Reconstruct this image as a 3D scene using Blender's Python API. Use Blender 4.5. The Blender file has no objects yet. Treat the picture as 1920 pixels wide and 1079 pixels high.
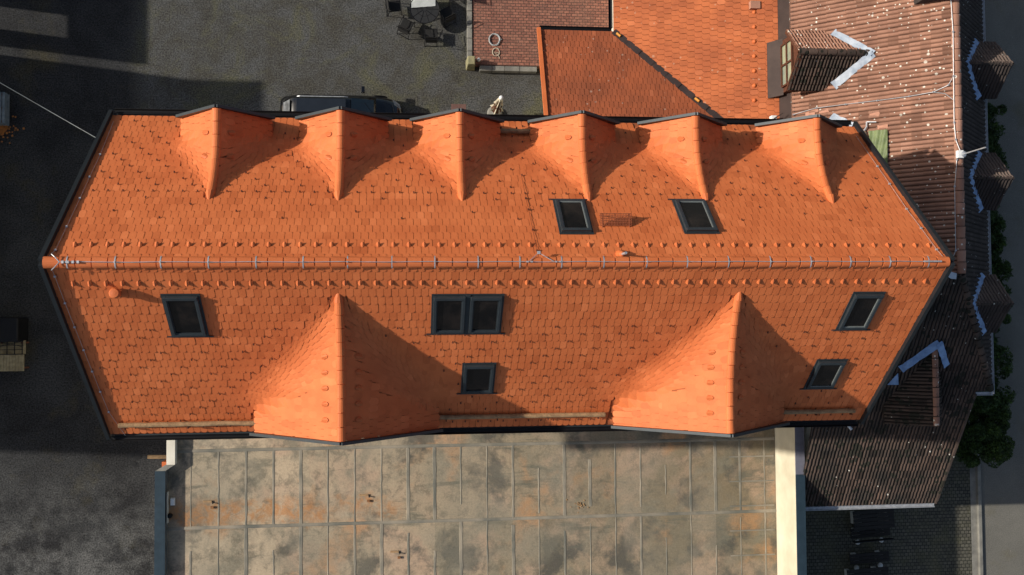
import bpy, bmesh, math, random
import numpy as np
from mathutils import Vector, Matrix, Euler
R_ = math.radians
rnd = random.Random(7)
sc = bpy.context.scene
COL = sc.collection

# ------------------------------------------------------------------ camera, sky, sun, exposure
CAMP = Vector((-2.6598, -1.4220, 38.5788))
CAME = Euler((0.036898, -0.108598, -0.00769), 'XYZ')
FPX = 1800.0
cd = bpy.data.cameras.new('camera'); cam = bpy.data.objects.new('camera', cd); COL.objects.link(cam)
cam.location = CAMP; cam.rotation_euler = CAME
cd.sensor_width = 36.0; cd.lens = 36.0 * FPX / 1920.0; cd.clip_start = 0.1; cd.clip_end = 2000
sc.camera = cam
SUN_T = 0.57; SUN_A = 0.115                       # tangent of elevation, southward drift per metre east
elev = math.atan2(SUN_T, math.hypot(1, SUN_A)); rot = math.atan2(-1, SUN_A)
w = bpy.data.worlds.new('World'); sc.world = w; w.use_nodes = True
nt = w.node_tree; bg = nt.nodes['Background']
sky = nt.nodes.new('ShaderNodeTexSky'); sky.sky_type = 'NISHITA'; sky.sun_disc = False
sky.sun_elevation = elev; sky.sun_rotation = rot % (2 * math.pi); sky.altitude = 300; sky.ozone_density = 0.0; sky.dust_density = 2.5
nt.links.new(sky.outputs[0], bg.inputs[0]); bg.inputs[1].default_value = 0.105
sd = bpy.data.lights.new('sun', 'SUN'); sd.energy = 5.0; sd.angle = R_(0.9); sd.color = (1.0, 0.93, 0.82)
so = bpy.data.objects.new('sun', sd); COL.objects.link(so)
so.rotation_euler = Vector((1, -SUN_A, -SUN_T)).to_track_quat('-Z', 'Y').to_euler(); so.location = (-30, 5, 40)
sc.view_settings.view_transform = 'Standard'; sc.view_settings.look = 'None'
sc.view_settings.exposure = 0.08; sc.view_settings.gamma = 1.0
sc.cycles.max_bounces = 6

RM = CAME.to_matrix()
def at(px, py, z):                                # the real place, at height z, of a pixel of the photo (1920 wide)
    d = RM @ Vector(((px - 960) / FPX, (539.5 - py) / FPX, -1.0))
    return CAMP + d * ((z - CAMP.z) / d.z)
MS = 1.126                                        # fall of the main roof per metre
def onroof(px, py, off=0.05):
    d = RM @ Vector(((px - 960) / FPX, (539.5 - py) / FPX, -1.0)); s = 1 if py < 492 else -1
    t = (16 + off - MS * s * CAMP.y - CAMP.z) / (d.z + MS * s * d.y)
    return CAMP + d * t

# ------------------------------------------------------------------ materials
MATS = {}
def mat(name, c, c2=None, scale=3.0, rough=0.8, metal=0.0, bump=0.0, bscale=40.0, tint=None, speck=None, coat=0.0, spec=0.3, detail=5.0, lo=0.35, hi=0.65):
    if name in MATS: return MATS[name]
    m = bpy.data.materials.new(name); m.use_nodes = True; t = m.node_tree; N = t.nodes; L = t.links
    b = N['Principled BSDF']; b.inputs['Roughness'].default_value = rough; b.inputs['Metallic'].default_value = metal
    b.inputs['Specular IOR Level'].default_value = spec; b.inputs['Coat Weight'].default_value = coat
    tc = N.new('ShaderNodeTexCoord')
    geo = N.new('ShaderNodeNewGeometry')
    pos = geo.outputs['Position']
    def noise(s, d=detail, r=0.55):
        n = N.new('ShaderNodeTexNoise'); n.inputs['Scale'].default_value = s; n.inputs['Detail'].default_value = d
        n.inputs['Roughness'].default_value = r; L.new(pos, n.inputs['Vector']); return n.outputs['Fac']
    def ramp(f, stops):
        r = N.new('ShaderNodeValToRGB'); e = r.color_ramp.elements
        while len(e) < len(stops): e.new(0.5)
        for i, (p, col) in enumerate(stops): e[i].position = p; e[i].color = (*col, 1)
        L.new(f, r.inputs[0]); return r.outputs[0]
    def mix(f, a, bb, mode='MIX'):
        x = N.new('ShaderNodeMix'); x.data_type = 'RGBA'; x.blend_type = mode
        if isinstance(f, float): x.inputs[0].default_value = f
        else: L.new(f, x.inputs[0])
        for k, v in ((6, a), (7, bb)):
            if isinstance(v, tuple): x.inputs[k].default_value = (*v, 1)
            else: L.new(v, x.inputs[k])
        return x.outputs[2]
    col = ramp(noise(scale), [(lo, c), (hi, c2 or tuple(v * 0.8 for v in c))])
    if tint:                                       # tile by tile colour: (dark, light)
        at_ = N.new('ShaderNodeAttribute'); at_.attribute_name = 'tint'
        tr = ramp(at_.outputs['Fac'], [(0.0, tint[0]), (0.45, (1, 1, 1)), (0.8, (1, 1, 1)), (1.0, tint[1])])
        col = mix(1.0, col, tr, 'MULTIPLY')
    if speck:                                      # (scale, threshold, colour, strength) small spots
        for (s, th, sc_, st) in speck:
            v = N.new('ShaderNodeTexVoronoi'); v.inputs['Scale'].default_value = s; L.new(pos, v.inputs['Vector'])
            nn = noise(s * 0.23, 2.0)
            mu = N.new('ShaderNodeMath'); mu.operation = 'MULTIPLY_ADD'; L.new(nn, mu.inputs[0]); mu.inputs[1].default_value = -th * 3.2; 
            L.new(v.outputs['Distance'], mu.inputs[2])
            lt = N.new('ShaderNodeMath'); lt.operation = 'LESS_THAN'; L.new(mu.outputs[0], lt.inputs[0]); lt.inputs[1].default_value = -th * 0.95
            ms = N.new('ShaderNodeMath'); ms.operation = 'MULTIPLY'; L.new(lt.outputs[0], ms.inputs[0]); ms.inputs[1].default_value = st
            col = mix(ms.outputs[0], col, sc_)
    L.new(col, b.inputs['Base Color'])
    if bump:
        bp = N.new('ShaderNodeBump'); bp.inputs['Strength'].default_value = bump; bp.inputs['Distance'].default_value = 0.03
        L.new(noise(bscale, 8.0, 0.7), bp.inputs['Height']); L.new(bp.outputs[0], b.inputs['Normal'])
    m['_'] = 1; MATS[name] = m; m.node_tree['hlp'] = 0
    return m

TILE = mat('new_clay', (0.60, 0.163, 0.052), (0.53, 0.134, 0.041), 1.3, 0.62, tint=((0.84, 0.80, 0.77), (1.12, 1.18, 1.26)), bump=0.12, bscale=90, spec=0.25)
TRIM = mat('clay_fitting', (0.58, 0.150, 0.043), (0.50, 0.122, 0.036), 3, 0.6, spec=0.3)
DECK = mat('roof_underlay', (0.33, 0.088, 0.030), (0.27, 0.070, 0.024), 4, 0.9)
ORG = mat('weathered_orange_clay', (0.46, 0.130, 0.045), (0.34, 0.092, 0.034), 0.9, 0.8, tint=((0.34, 0.34, 0.34), (1.15, 1.25, 1.4)), bump=0.2, speck=[(3.0, 0.16, (0.5, 0.36, 0.26), 0.35), (16.0, 0.12, (0.14, 0.06, 0.03), 0.5)])
ORG2 = mat('dull_orange_clay', (0.36, 0.095, 0.036), (0.25, 0.070, 0.030), 0.9, 0.85, tint=((0.38, 0.38, 0.38), (1.2, 1.3, 1.4)), bump=0.25, speck=[(4.0, 0.17, (0.5, 0.38, 0.30), 0.4), (16.0, 0.14, (0.10, 0.05, 0.03), 0.6)])
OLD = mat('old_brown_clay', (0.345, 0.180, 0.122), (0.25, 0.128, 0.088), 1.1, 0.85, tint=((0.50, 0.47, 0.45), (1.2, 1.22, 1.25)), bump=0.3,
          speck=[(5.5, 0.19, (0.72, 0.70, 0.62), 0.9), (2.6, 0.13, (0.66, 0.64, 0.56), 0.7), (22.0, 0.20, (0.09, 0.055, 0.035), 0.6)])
OLDD = mat('mossy_shade_dark_clay', (0.088, 0.058, 0.045), (0.028, 0.024, 0.021), 1.0, 0.9, tint=((0.25, 0.25, 0.25), (1.5, 1.45, 1.4)), bump=0.3,
           speck=[(3.4, 0.11, (0.55, 0.53, 0.47), 0.8), (4.0, 0.42, (0.016, 0.016, 0.011), 0.95)])  # moss, plus the south slope's shade put into the dark base colour
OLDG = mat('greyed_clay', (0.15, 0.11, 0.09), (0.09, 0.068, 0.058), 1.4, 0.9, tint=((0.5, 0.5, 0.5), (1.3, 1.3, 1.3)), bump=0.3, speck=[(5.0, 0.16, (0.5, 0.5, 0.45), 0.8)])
OLDE = mat('shade_dark_east_clay', (0.055, 0.042, 0.038), (0.035, 0.028, 0.026), 1.6, 0.9, tint=((0.6, 0.6, 0.6), (1.3, 1.3, 1.3)), bump=0.3, speck=[(3.6, 0.11, (0.45, 0.45, 0.42), 0.7)])  # old clay again, with the east slope's shade put into the colour
ANTH = mat('anthracite_metal', (0.032, 0.042, 0.050), (0.026, 0.034, 0.040), 5, 0.5, 0.2, spec=0.4)
ANTHD = mat('dark_verge_metal', (0.018, 0.022, 0.026), (0.014, 0.018, 0.022), 5, 0.5, 0.2)
BLK = mat('black_metal', (0.006, 0.006, 0.007), (0.004, 0.004, 0.005), 5, 0.5, spec=0.25)
GLASS = mat('dark_glass', (0.004, 0.004, 0.005), (0.022, 0.017, 0.015), 1.6, 0.10, spec=0.6, lo=0.45, hi=0.7, bump=0.04, bscale=3)  # mottled base colour stands in for varied reflections and room depth
GASK = mat('grey_seal', (0.16, 0.18, 0.18), (0.12, 0.13, 0.13), 5, 0.5)
ZINC = mat('zinc', (0.52, 0.53, 0.55), (0.36, 0.38, 0.40), 8, 0.45, 0.5)
LEAD = mat('pale_lead_sheet', (0.50, 0.55, 0.62), (0.30, 0.36, 0.44), 3, 0.5, 0.1, bump=0.3, bscale=12)
LEADB = mat('blue_painted_lead', (0.25, 0.38, 0.60), (0.14, 0.22, 0.38), 4, 0.5, 0.1, bump=0.3, bscale=12)
BRN = mat('brown_sheet_metal', (0.055, 0.038, 0.034), (0.040, 0.028, 0.026), 2, 0.5, 0.3)
WOOD = mat('weathered_log', (0.36, 0.23, 0.12), (0.22, 0.14, 0.075), 7, 0.85, bump=0.4, bscale=30)
DWOOD = mat('dark_stained_wood', (0.105, 0.040, 0.022), (0.07, 0.026, 0.015), 7, 0.7, bump=0.2)
BWOOD = mat('brown_painted_wood', (0.16, 0.085, 0.07), (0.12, 0.062, 0.05), 5, 0.7)
PLASTER = mat('white_plaster', (0.72, 0.68, 0.58), (0.60, 0.56, 0.46), 1.2, 0.9, bump=0.1)
CREAM = mat('cream_render', (0.66, 0.60, 0.46), (0.50, 0.45, 0.33), 0.8, 0.9, bump=0.15, speck=[(1.2, 0.14, (0.40, 0.37, 0.29), 0.4)])
COPE = mat('blue_grey_coping', (0.022, 0.042, 0.060), (0.016, 0.032, 0.046), 3, 0.6, 0.1)
COPEL = mat('pale_grey_coping', (0.16, 0.16, 0.20), (0.12, 0.12, 0.15), 3, 0.6, 0.1)
CONC = mat('grey_concrete', (0.24, 0.23, 0.20), (0.15, 0.145, 0.13), 2.5, 0.9, bump=0.4)
STONE = mat('mossy_stone', (0.30, 0.27, 0.15), (0.20, 0.19, 0.11), 4, 0.9, bump=0.4)
WHITE = mat('white_plastic', (0.78, 0.78, 0.76), (0.66, 0.66, 0.64), 4, 0.5)
GREEN = mat('green_tarp', (0.15, 0.19, 0.075), (0.10, 0.13, 0.055), 3, 0.5, bump=0.6, bscale=7)
CARB = mat('black_car_paint', (0.004, 0.0045, 0.006), (0.003, 0.0035, 0.005), 2, 0.22, 0.2, coat=0.6, spec=0.4)
CGL = mat('car_glass', (0.012, 0.028, 0.036), (0.008, 0.018, 0.026), 2, 0.08, spec=0.5)
RUB = mat('rubber', (0.012, 0.012, 0.012), None, 4, 0.9)
MESHB = mat('black_mesh_fabric', (0.018, 0.018, 0.018), (0.012, 0.012, 0.012), 20, 0.9)
CLOTH = mat('white_cloth', (0.45, 0.47, 0.46), (0.36, 0.38, 0.37), 3, 0.9)
CANV = mat('cream_canvas', (0.72, 0.66, 0.52), (0.58, 0.52, 0.40), 6, 0.9)
LEAF = mat('hedge_leaf', (0.045, 0.080, 0.014), (0.016, 0.034, 0.007), 2.5, 0.7, tint=((0.5, 0.5, 0.5), (1.8, 1.7, 1.3)))
TWIG = mat('bark', (0.05, 0.035, 0.02), None, 6, 0.9)
LIGHTST = mat('pale_stone_foot', (0.60, 0.60, 0.58), (0.45, 0.45, 0.43), 5, 0.9)
BLKWOOD = mat('black_stained_planks', (0.020, 0.018, 0.017), (0.013, 0.012, 0.011), 6, 0.8, bump=0.2)
AMBER = mat('amber_tape', (0.62, 0.26, 0.03), None, 6, 0.5)
PINK = mat('fresh_pink_clay', (0.44, 0.22, 0.15), None, 6, 0.8)
DH = mat('hook_metal', (0.11, 0.032, 0.016), (0.08, 0.025, 0.013), 6, 0.6, 0.1)
RUST = mat('rusty_iron', (0.26, 0.12, 0.05), (0.16, 0.07, 0.03), 9, 0.9)

def ground_mat(name, base, dark, patch, pscale, grain, gcol, bump=0.5, extra=None):
    m = bpy.data.materials.new(name); m.use_nodes = True; t = m.node_tree; N = t.nodes; L = t.links
    b = N['Principled BSDF']; b.inputs['Roughness'].default_value = 0.95; b.inputs['Specular IOR Level'].default_value = 0.15
    g = N.new('ShaderNodeNewGeometry'); pos = g.outputs['Position']
    def noise(s, d=6, r=0.6, dist=0.0):
        n = N.new('ShaderNodeTexNoise'); n.inputs['Scale'].default_value = s; n.inputs['Detail'].default_value = d
        n.inputs['Roughness'].default_value = r; n.inputs['Distortion'].default_value = dist; L.new(pos, n.inputs['Vector']); return n.outputs['Fac']
    def ramp(f, a, bb, ca=(0, 0, 0), cb=(1, 1, 1)):
        r = N.new('ShaderNodeValToRGB'); e = r.color_ramp.elements; e[0].position = a; e[1].position = bb; e[0].color = (*ca, 1); e[1].color = (*cb, 1)
        L.new(f, r.inputs[0]); return r.outputs[0]
    def mix(f, a, bb, mode='MIX'):
        x = N.new('ShaderNodeMix'); x.data_type = 'RGBA'; x.blend_type = mode
        if isinstance(f, float): x.inputs[0].default_value = f
        else: L.new(f, x.inputs[0])
        for k, v in ((6, a), (7, bb)):
            if isinstance(v, tuple): x.inputs[k].default_value = (*v, 1)
            else: L.new(v, x.inputs[k])
        return x.outputs[2]
    col = ramp(noise(0.35, 7, 0.65, 0.4), 0.36, 0.64, dark, base)
    col = mix(ramp(noise(pscale, 6, 0.65), 0.55, 0.70), col, patch)
    if extra: col = extra(N, L, pos, col, noise, ramp, mix)
    f = ramp(noise(grain, 3, 0.8), 0.30, 0.70, (1 - gcol,) * 3, (1 + gcol,) * 3)
    col = mix(1.0, col, f, 'MULTIPLY')
    v = N.new('ShaderNodeTexVoronoi'); v.inputs['Scale'].default_value = 7.0; L.new(pos, v.inputs['Vector'])
    sp = ramp(v.outputs['Distance'], 0.05, 0.09, (1, 1, 1), (0, 0, 0))
    sp2 = ramp(noise(2.2, 2, 0.5), 0.55, 0.62)
    spm = mix(1.0, sp, sp2, 'MULTIPLY')
    col = mix(spm, col, tuple(min(1, c * 2.6 + .06) for c in base))
    L.new(col, b.inputs['Base Color'])
    bp = N.new('ShaderNodeBump'); bp.inputs['Strength'].default_value = bump; bp.inputs['Distance'].default_value = 0.03
    L.new(noise(grain * 0.8, 4, 0.8), bp.inputs['Height']); L.new(bp.outputs[0], b.inputs['Normal'])
    MATS[name] = m; return m

def gravel_extra(N, L, pos, col, noise, ramp, mix):
    # worn tarmac gives way to loose gravel east of about x=-13 and north of the house
    sx = N.new('ShaderNodeSeparateXYZ'); L.new(pos, sx.inputs[0])
    mx = N.new('ShaderNodeMapRange'); mx.inputs[1].default_value = -13.5; mx.inputs[2].default_value = -12.6; L.new(sx.outputs[0], mx.inputs[0])
    my = N.new('ShaderNodeMapRange'); my.inputs[1].default_value = 2.0; my.inputs[2].default_value = 6.0; L.new(sx.outputs[1], my.inputs[0])
    mu = N.new('ShaderNodeMath'); mu.operation = 'MULTIPLY'; L.new(mx.outputs[0], mu.inputs[0]); L.new(my.outputs[0], mu.inputs[1])
    grav = mix(ramp(noise(0.8, 6, 0.7, 0.5), 0.40, 0.62), (0.074, 0.075, 0.074), (0.056, 0.053, 0.045))
    grav = mix(ramp(noise(0.45, 6, 0.7, 0.8), 0.50, 0.66), grav, (0.085, 0.083, 0.052))
    grav = mix(ramp(noise(0.55, 6, 0.75), 0.54, 0.68), grav, (0.042, 0.041, 0.036))
    col = mix(mu.outputs[0], col, grav)
    # south west: paler tarmac in mottled patches
    ms = N.new('ShaderNodeMapRange'); ms.inputs[1].default_value = -6.5; ms.inputs[2].default_value = -10.5; L.new(sx.outputs[1], ms.inputs[0])
    mm = N.new('ShaderNodeMath'); mm.operation = 'MULTIPLY'; L.new(ms.outputs[0], mm.inputs[0]); L.new(ramp(noise(0.9, 6, 0.7), 0.42, 0.62), mm.inputs[1])
    return mix(mm.outputs[0], col, (0.105, 0.105, 0.102))
GROUND = ground_mat('yard_tarmac', (0.038, 0.039, 0.040), (0.020, 0.020, 0.021), (0.042, 0.038, 0.026), 0.5, 17.0, 0.85, extra=gravel_extra)
ROAD = ground_mat('road_asphalt', (0.16, 0.152, 0.132), (0.125, 0.120, 0.105), (0.13, 0.12, 0.09), 0.6, 30.0, 0.35)

def paver_mat(name, c1, c2, mortar, sx, sy, msize=0.02, dirt=(0.1, 0.08, 0.06), rotz=0.0, offs=0.5, bump=0.4):
    m = bpy.data.materials.new(name); m.use_nodes = True; t = m.node_tree; N = t.nodes; L = t.links
    b = N['Principled BSDF']; b.inputs['Roughness'].default_value = 0.9; b.inputs['Specular IOR Level'].default_value = 0.2
    g = N.new('ShaderNodeNewGeometry'); mp = N.new('ShaderNodeMapping'); mp.inputs['Rotation'].default_value = (0, 0, rotz)
    L.new(g.outputs['Position'], mp.inputs[0])
    br = N.new('ShaderNodeTexBrick'); L.new(mp.outputs[0], br.inputs[0])
    br.inputs['Color1'].default_value = (*c1, 1); br.inputs['Color2'].default_value = (*c2, 1); br.inputs['Mortar'].default_value = (*mortar, 1)
    br.inputs['Scale'].default_value = 1; br.inputs['Brick Width'].default_value = sx; br.inputs['Row Height'].default_value = sy
    br.inputs['Mortar Size'].default_value = msize; br.inputs['Mortar Smooth'].default_value = 0.4; br.offset = offs
    n = N.new('ShaderNodeTexNoise'); n.inputs['Scale'].default_value = 0.9; n.inputs['Detail'].default_value = 7; n.inputs['Roughness'].default_value = 0.7; L.new(g.outputs['Position'], n.inputs[0])
    r = N.new('ShaderNodeValToRGB'); r.color_ramp.elements[0].position = 0.45; r.color_ramp.elements[1].position = 0.75; L.new(n.outputs['Fac'], r.inputs[0])
    mm = N.new('ShaderNodeMath'); mm.operation = 'MULTIPLY'; mm.inputs[1].default_value = 0.7; L.new(r.outputs[0], mm.inputs[0])
    x = N.new('ShaderNodeMix'); x.data_type = 'RGBA'; L.new(mm.outputs[0], x.inputs[0]); L.new(br.outputs['Color'], x.inputs[6]); x.inputs[7].default_value = (*dirt, 1)
    n2 = N.new('ShaderNodeTexNoise'); n2.inputs['Scale'].default_value = 25; n2.inputs['Detail'].default_value = 4; L.new(g.outputs['Position'], n2.inputs[0])
    r2 = N.new('ShaderNodeValToRGB'); e = r2.color_ramp.elements; e[0].position = .3; e[1].position = .7; e[0].color = (.7, .7, .7, 1); e[1].color = (1.3, 1.3, 1.3, 1); L.new(n2.outputs['Fac'], r2.inputs[0])
    y = N.new('ShaderNodeMix'); y.data_type = 'RGBA'; y.blend_type = 'MULTIPLY'; y.inputs[0].default_value = 1; L.new(x.outputs[2], y.inputs[6]); L.new(r2.outputs[0], y.inputs[7])
    L.new(y.outputs[2], b.inputs['Base Color'])
    bp = N.new('ShaderNodeBump'); bp.inputs['Strength'].default_value = bump; bp.inputs['Distance'].default_value = 0.02
    iv = N.new('ShaderNodeMath'); iv.operation = 'SUBTRACT'; iv.inputs[0].default_value = 1; L.new(br.outputs['Fac'], iv.inputs[1])
    L.new(iv.outputs[0], bp.inputs['Height']); L.new(bp.outputs[0], b.inputs['Normal'])
    MATS[name] = m; return m
BRICKP = paver_mat('red_pavers', (0.31, 0.135, 0.092), (0.20, 0.085, 0.062), (0.06, 0.04, 0.032), 0.22, 0.115, 0.014, (0.17, 0.10, 0.075))
COBB = paver_mat('grey_setts', (0.10, 0.095, 0.075), (0.065, 0.062, 0.05), (0.02, 0.02, 0.016), 0.18, 0.14, 0.016, (0.10, 0.095, 0.05))

def flat_mat():
    m = bpy.data.materials.new('stained_roof_felt'); m.use_nodes = True; t = m.node_tree; N = t.nodes; L = t.links
    b = N['Principled BSDF']; b.inputs['Roughness'].default_value = 0.9; b.inputs['Specular IOR Level'].default_value = 0.2
    g = N.new('ShaderNodeNewGeometry'); pos = g.outputs['Position']; sx = N.new('ShaderNodeSeparateXYZ'); L.new(pos, sx.inputs[0])
    at_ = N.new('ShaderNodeAttribute'); at_.attribute_name = 'tint'
    def noise(s, d=6, r=0.62, dist=0.0, vec=None, off=None):
        n = N.new('ShaderNodeTexNoise'); n.inputs['Scale'].default_value = s; n.inputs['Detail'].default_value = d; n.inputs['Roughness'].default_value = r; n.inputs['Distortion'].default_value = dist
        if off is not None:
            mp = N.new('ShaderNodeMapping'); mp.inputs['Location'].default_value = off; mp.inputs['Scale'].default_value = vec or (1, 1, 1); L.new(pos, mp.inputs[0]); L.new(mp.outputs[0], n.inputs[0])
        else: L.new(pos, n.inputs[0])
        return n.outputs['Fac']
    def ramp(f, a, bb, ca=(0, 0, 0), cb=(1, 1, 1)):
        r = N.new('ShaderNodeValToRGB'); e = r.color_ramp.elements; e[0].position = a; e[1].position = bb; e[0].color = (*ca, 1); e[1].color = (*cb, 1); L.new(f, r.inputs[0]); return r.outputs[0]
    def mix(f, a, bb, mode='MIX', k=None):
        x = N.new('ShaderNodeMix'); x.data_type = 'RGBA'; x.blend_type = mode
        if isinstance(f, float): x.inputs[0].default_value = f
        elif k is not None:
            mu = N.new('ShaderNodeMath'); mu.operation = 'MULTIPLY'; L.new(f, mu.inputs[0])
            if isinstance(k, float): mu.inputs[1].default_value = k
            else: L.new(k, mu.inputs[1])
            L.new(mu.outputs[0], x.inputs[0])
        else: L.new(f, x.inputs[0])
        for kk, v in ((6, a), (7, bb)):
            if isinstance(v, tuple): x.inputs[kk].default_value = (*v, 1)
            else: L.new(v, x.inputs[kk])
        return x.outputs[2]
    # east is greyer and browner than west
    ew = N.new('ShaderNodeMapRange'); ew.inputs[1].default_value = -9; ew.inputs[2].default_value = 8; L.new(sx.outputs[0], ew.inputs[0])
    col = mix(ew.outputs[0], (0.44, 0.355, 0.255), (0.21, 0.168, 0.112))
    col = mix(ramp(noise(0.55, 6, 0.6, 0.6, off=(3, 7, 0)), 0.46, 0.62), col, (0.40, 0.28, 0.20), k=0.7)
    col = mix(ramp(noise(0.7, 6, 0.65, 0.3, off=(11, 2, 0)), 0.50, 0.64), col, (0.205, 0.185, 0.140), k=0.85)
    col = mix(ramp(noise(0.42, 5, 0.6, 0.2, off=(21, 5, 0)), 0.56, 0.68), col, (0.46, 0.23, 0.10), k=0.7)
    col = mix(ramp(noise(0.6, 7, 0.65, 0.2, off=(5, 31, 0)), 0.52, 0.62), col, (0.075, 0.075, 0.068), k=0.85)
    col = mix(ramp(noise(0.8, 7, 0.7, 0.4, vec=(0.35, 2.2, 1), off=(9, 9, 0)), 0.57, 0.66), col, (0.10, 0.105, 0.085), k=0.75)
    col = mix(ramp(noise(2.4, 7, 0.75, 0.3, off=(1, 44, 0)), 0.49, 0.62), col, (0.125, 0.112, 0.085), k=0.6)
    col = mix(ramp(noise(0.33, 4, 0.6, 0.5, off=(51, 4, 0)), 0.45, 0.60), col, (0.25, 0.225, 0.175), k=0.45)
    sh = ramp(at_.outputs['Fac'], 0.0, 1.0, (0.84, 0.86, 0.84), (1.12, 1.09, 1.06))
    def mr(v, a, b):
        q = N.new('ShaderNodeMapRange'); q.inputs[1].default_value = a; q.inputs[2].default_value = b; L.new(v, q.inputs[0]); return q.outputs[0]
    def mul(a, b):
        q = N.new('ShaderNodeMath'); q.operation = 'MULTIPLY'; L.new(a, q.inputs[0]); L.new(b, q.inputs[1]); return q.outputs[0]
    wob = N.new('ShaderNodeMath'); wob.operation = 'MULTIPLY_ADD'; L.new(noise(1.3, 4, 0.6), wob.inputs[0]); wob.inputs[1].default_value = 1.3; L.new(sx.outputs[1], wob.inputs[2])
    band = mul(mul(mr(wob.outputs[0], -8.05, -7.75), mr(wob.outputs[0], -6.95, -7.35)), mul(mr(sx.outputs[0], -2.6, -3.4), ramp(noise(0.5, 3, 0.5, off=(2, 2, 0)), 0.38, 0.5)))
    band = mul(band, ramp(noise(3.0, 6, 0.7, 0.6, off=(7, 70, 0)), 0.36, 0.58))
    col = mix(band, col, (0.40, 0.19, 0.075), k=0.75)
    col = mix(1.0, col, sh, 'MULTIPLY')
    gr = ramp(noise(14, 5, 0.8), 0.3, 0.7, (0.82, 0.82, 0.82), (1.16, 1.16, 1.16)); col = mix(1.0, col, gr, 'MULTIPLY')
    gr2 = ramp(noise(60, 3, 0.8), 0.3, 0.7, (0.85, 0.85, 0.85), (1.13, 1.13, 1.13)); col = mix(1.0, col, gr2, 'MULTIPLY')
    L.new(col, b.inputs['Base Color'])
    bp = N.new('ShaderNodeBump'); bp.inputs['Strength'].default_value = 0.35; bp.inputs['Distance'].default_value = 0.03
    L.new(noise(5, 8, 0.7), bp.inputs['Height']); L.new(bp.outputs[0], b.inputs['Normal'])
    return m
FELT = flat_mat()
SEAM = mat('bitumen_seam', (0.13, 0.13, 0.11), (0.30, 0.26, 0.20), 0.9, 0.85, bump=0.3, bscale=14)

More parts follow.
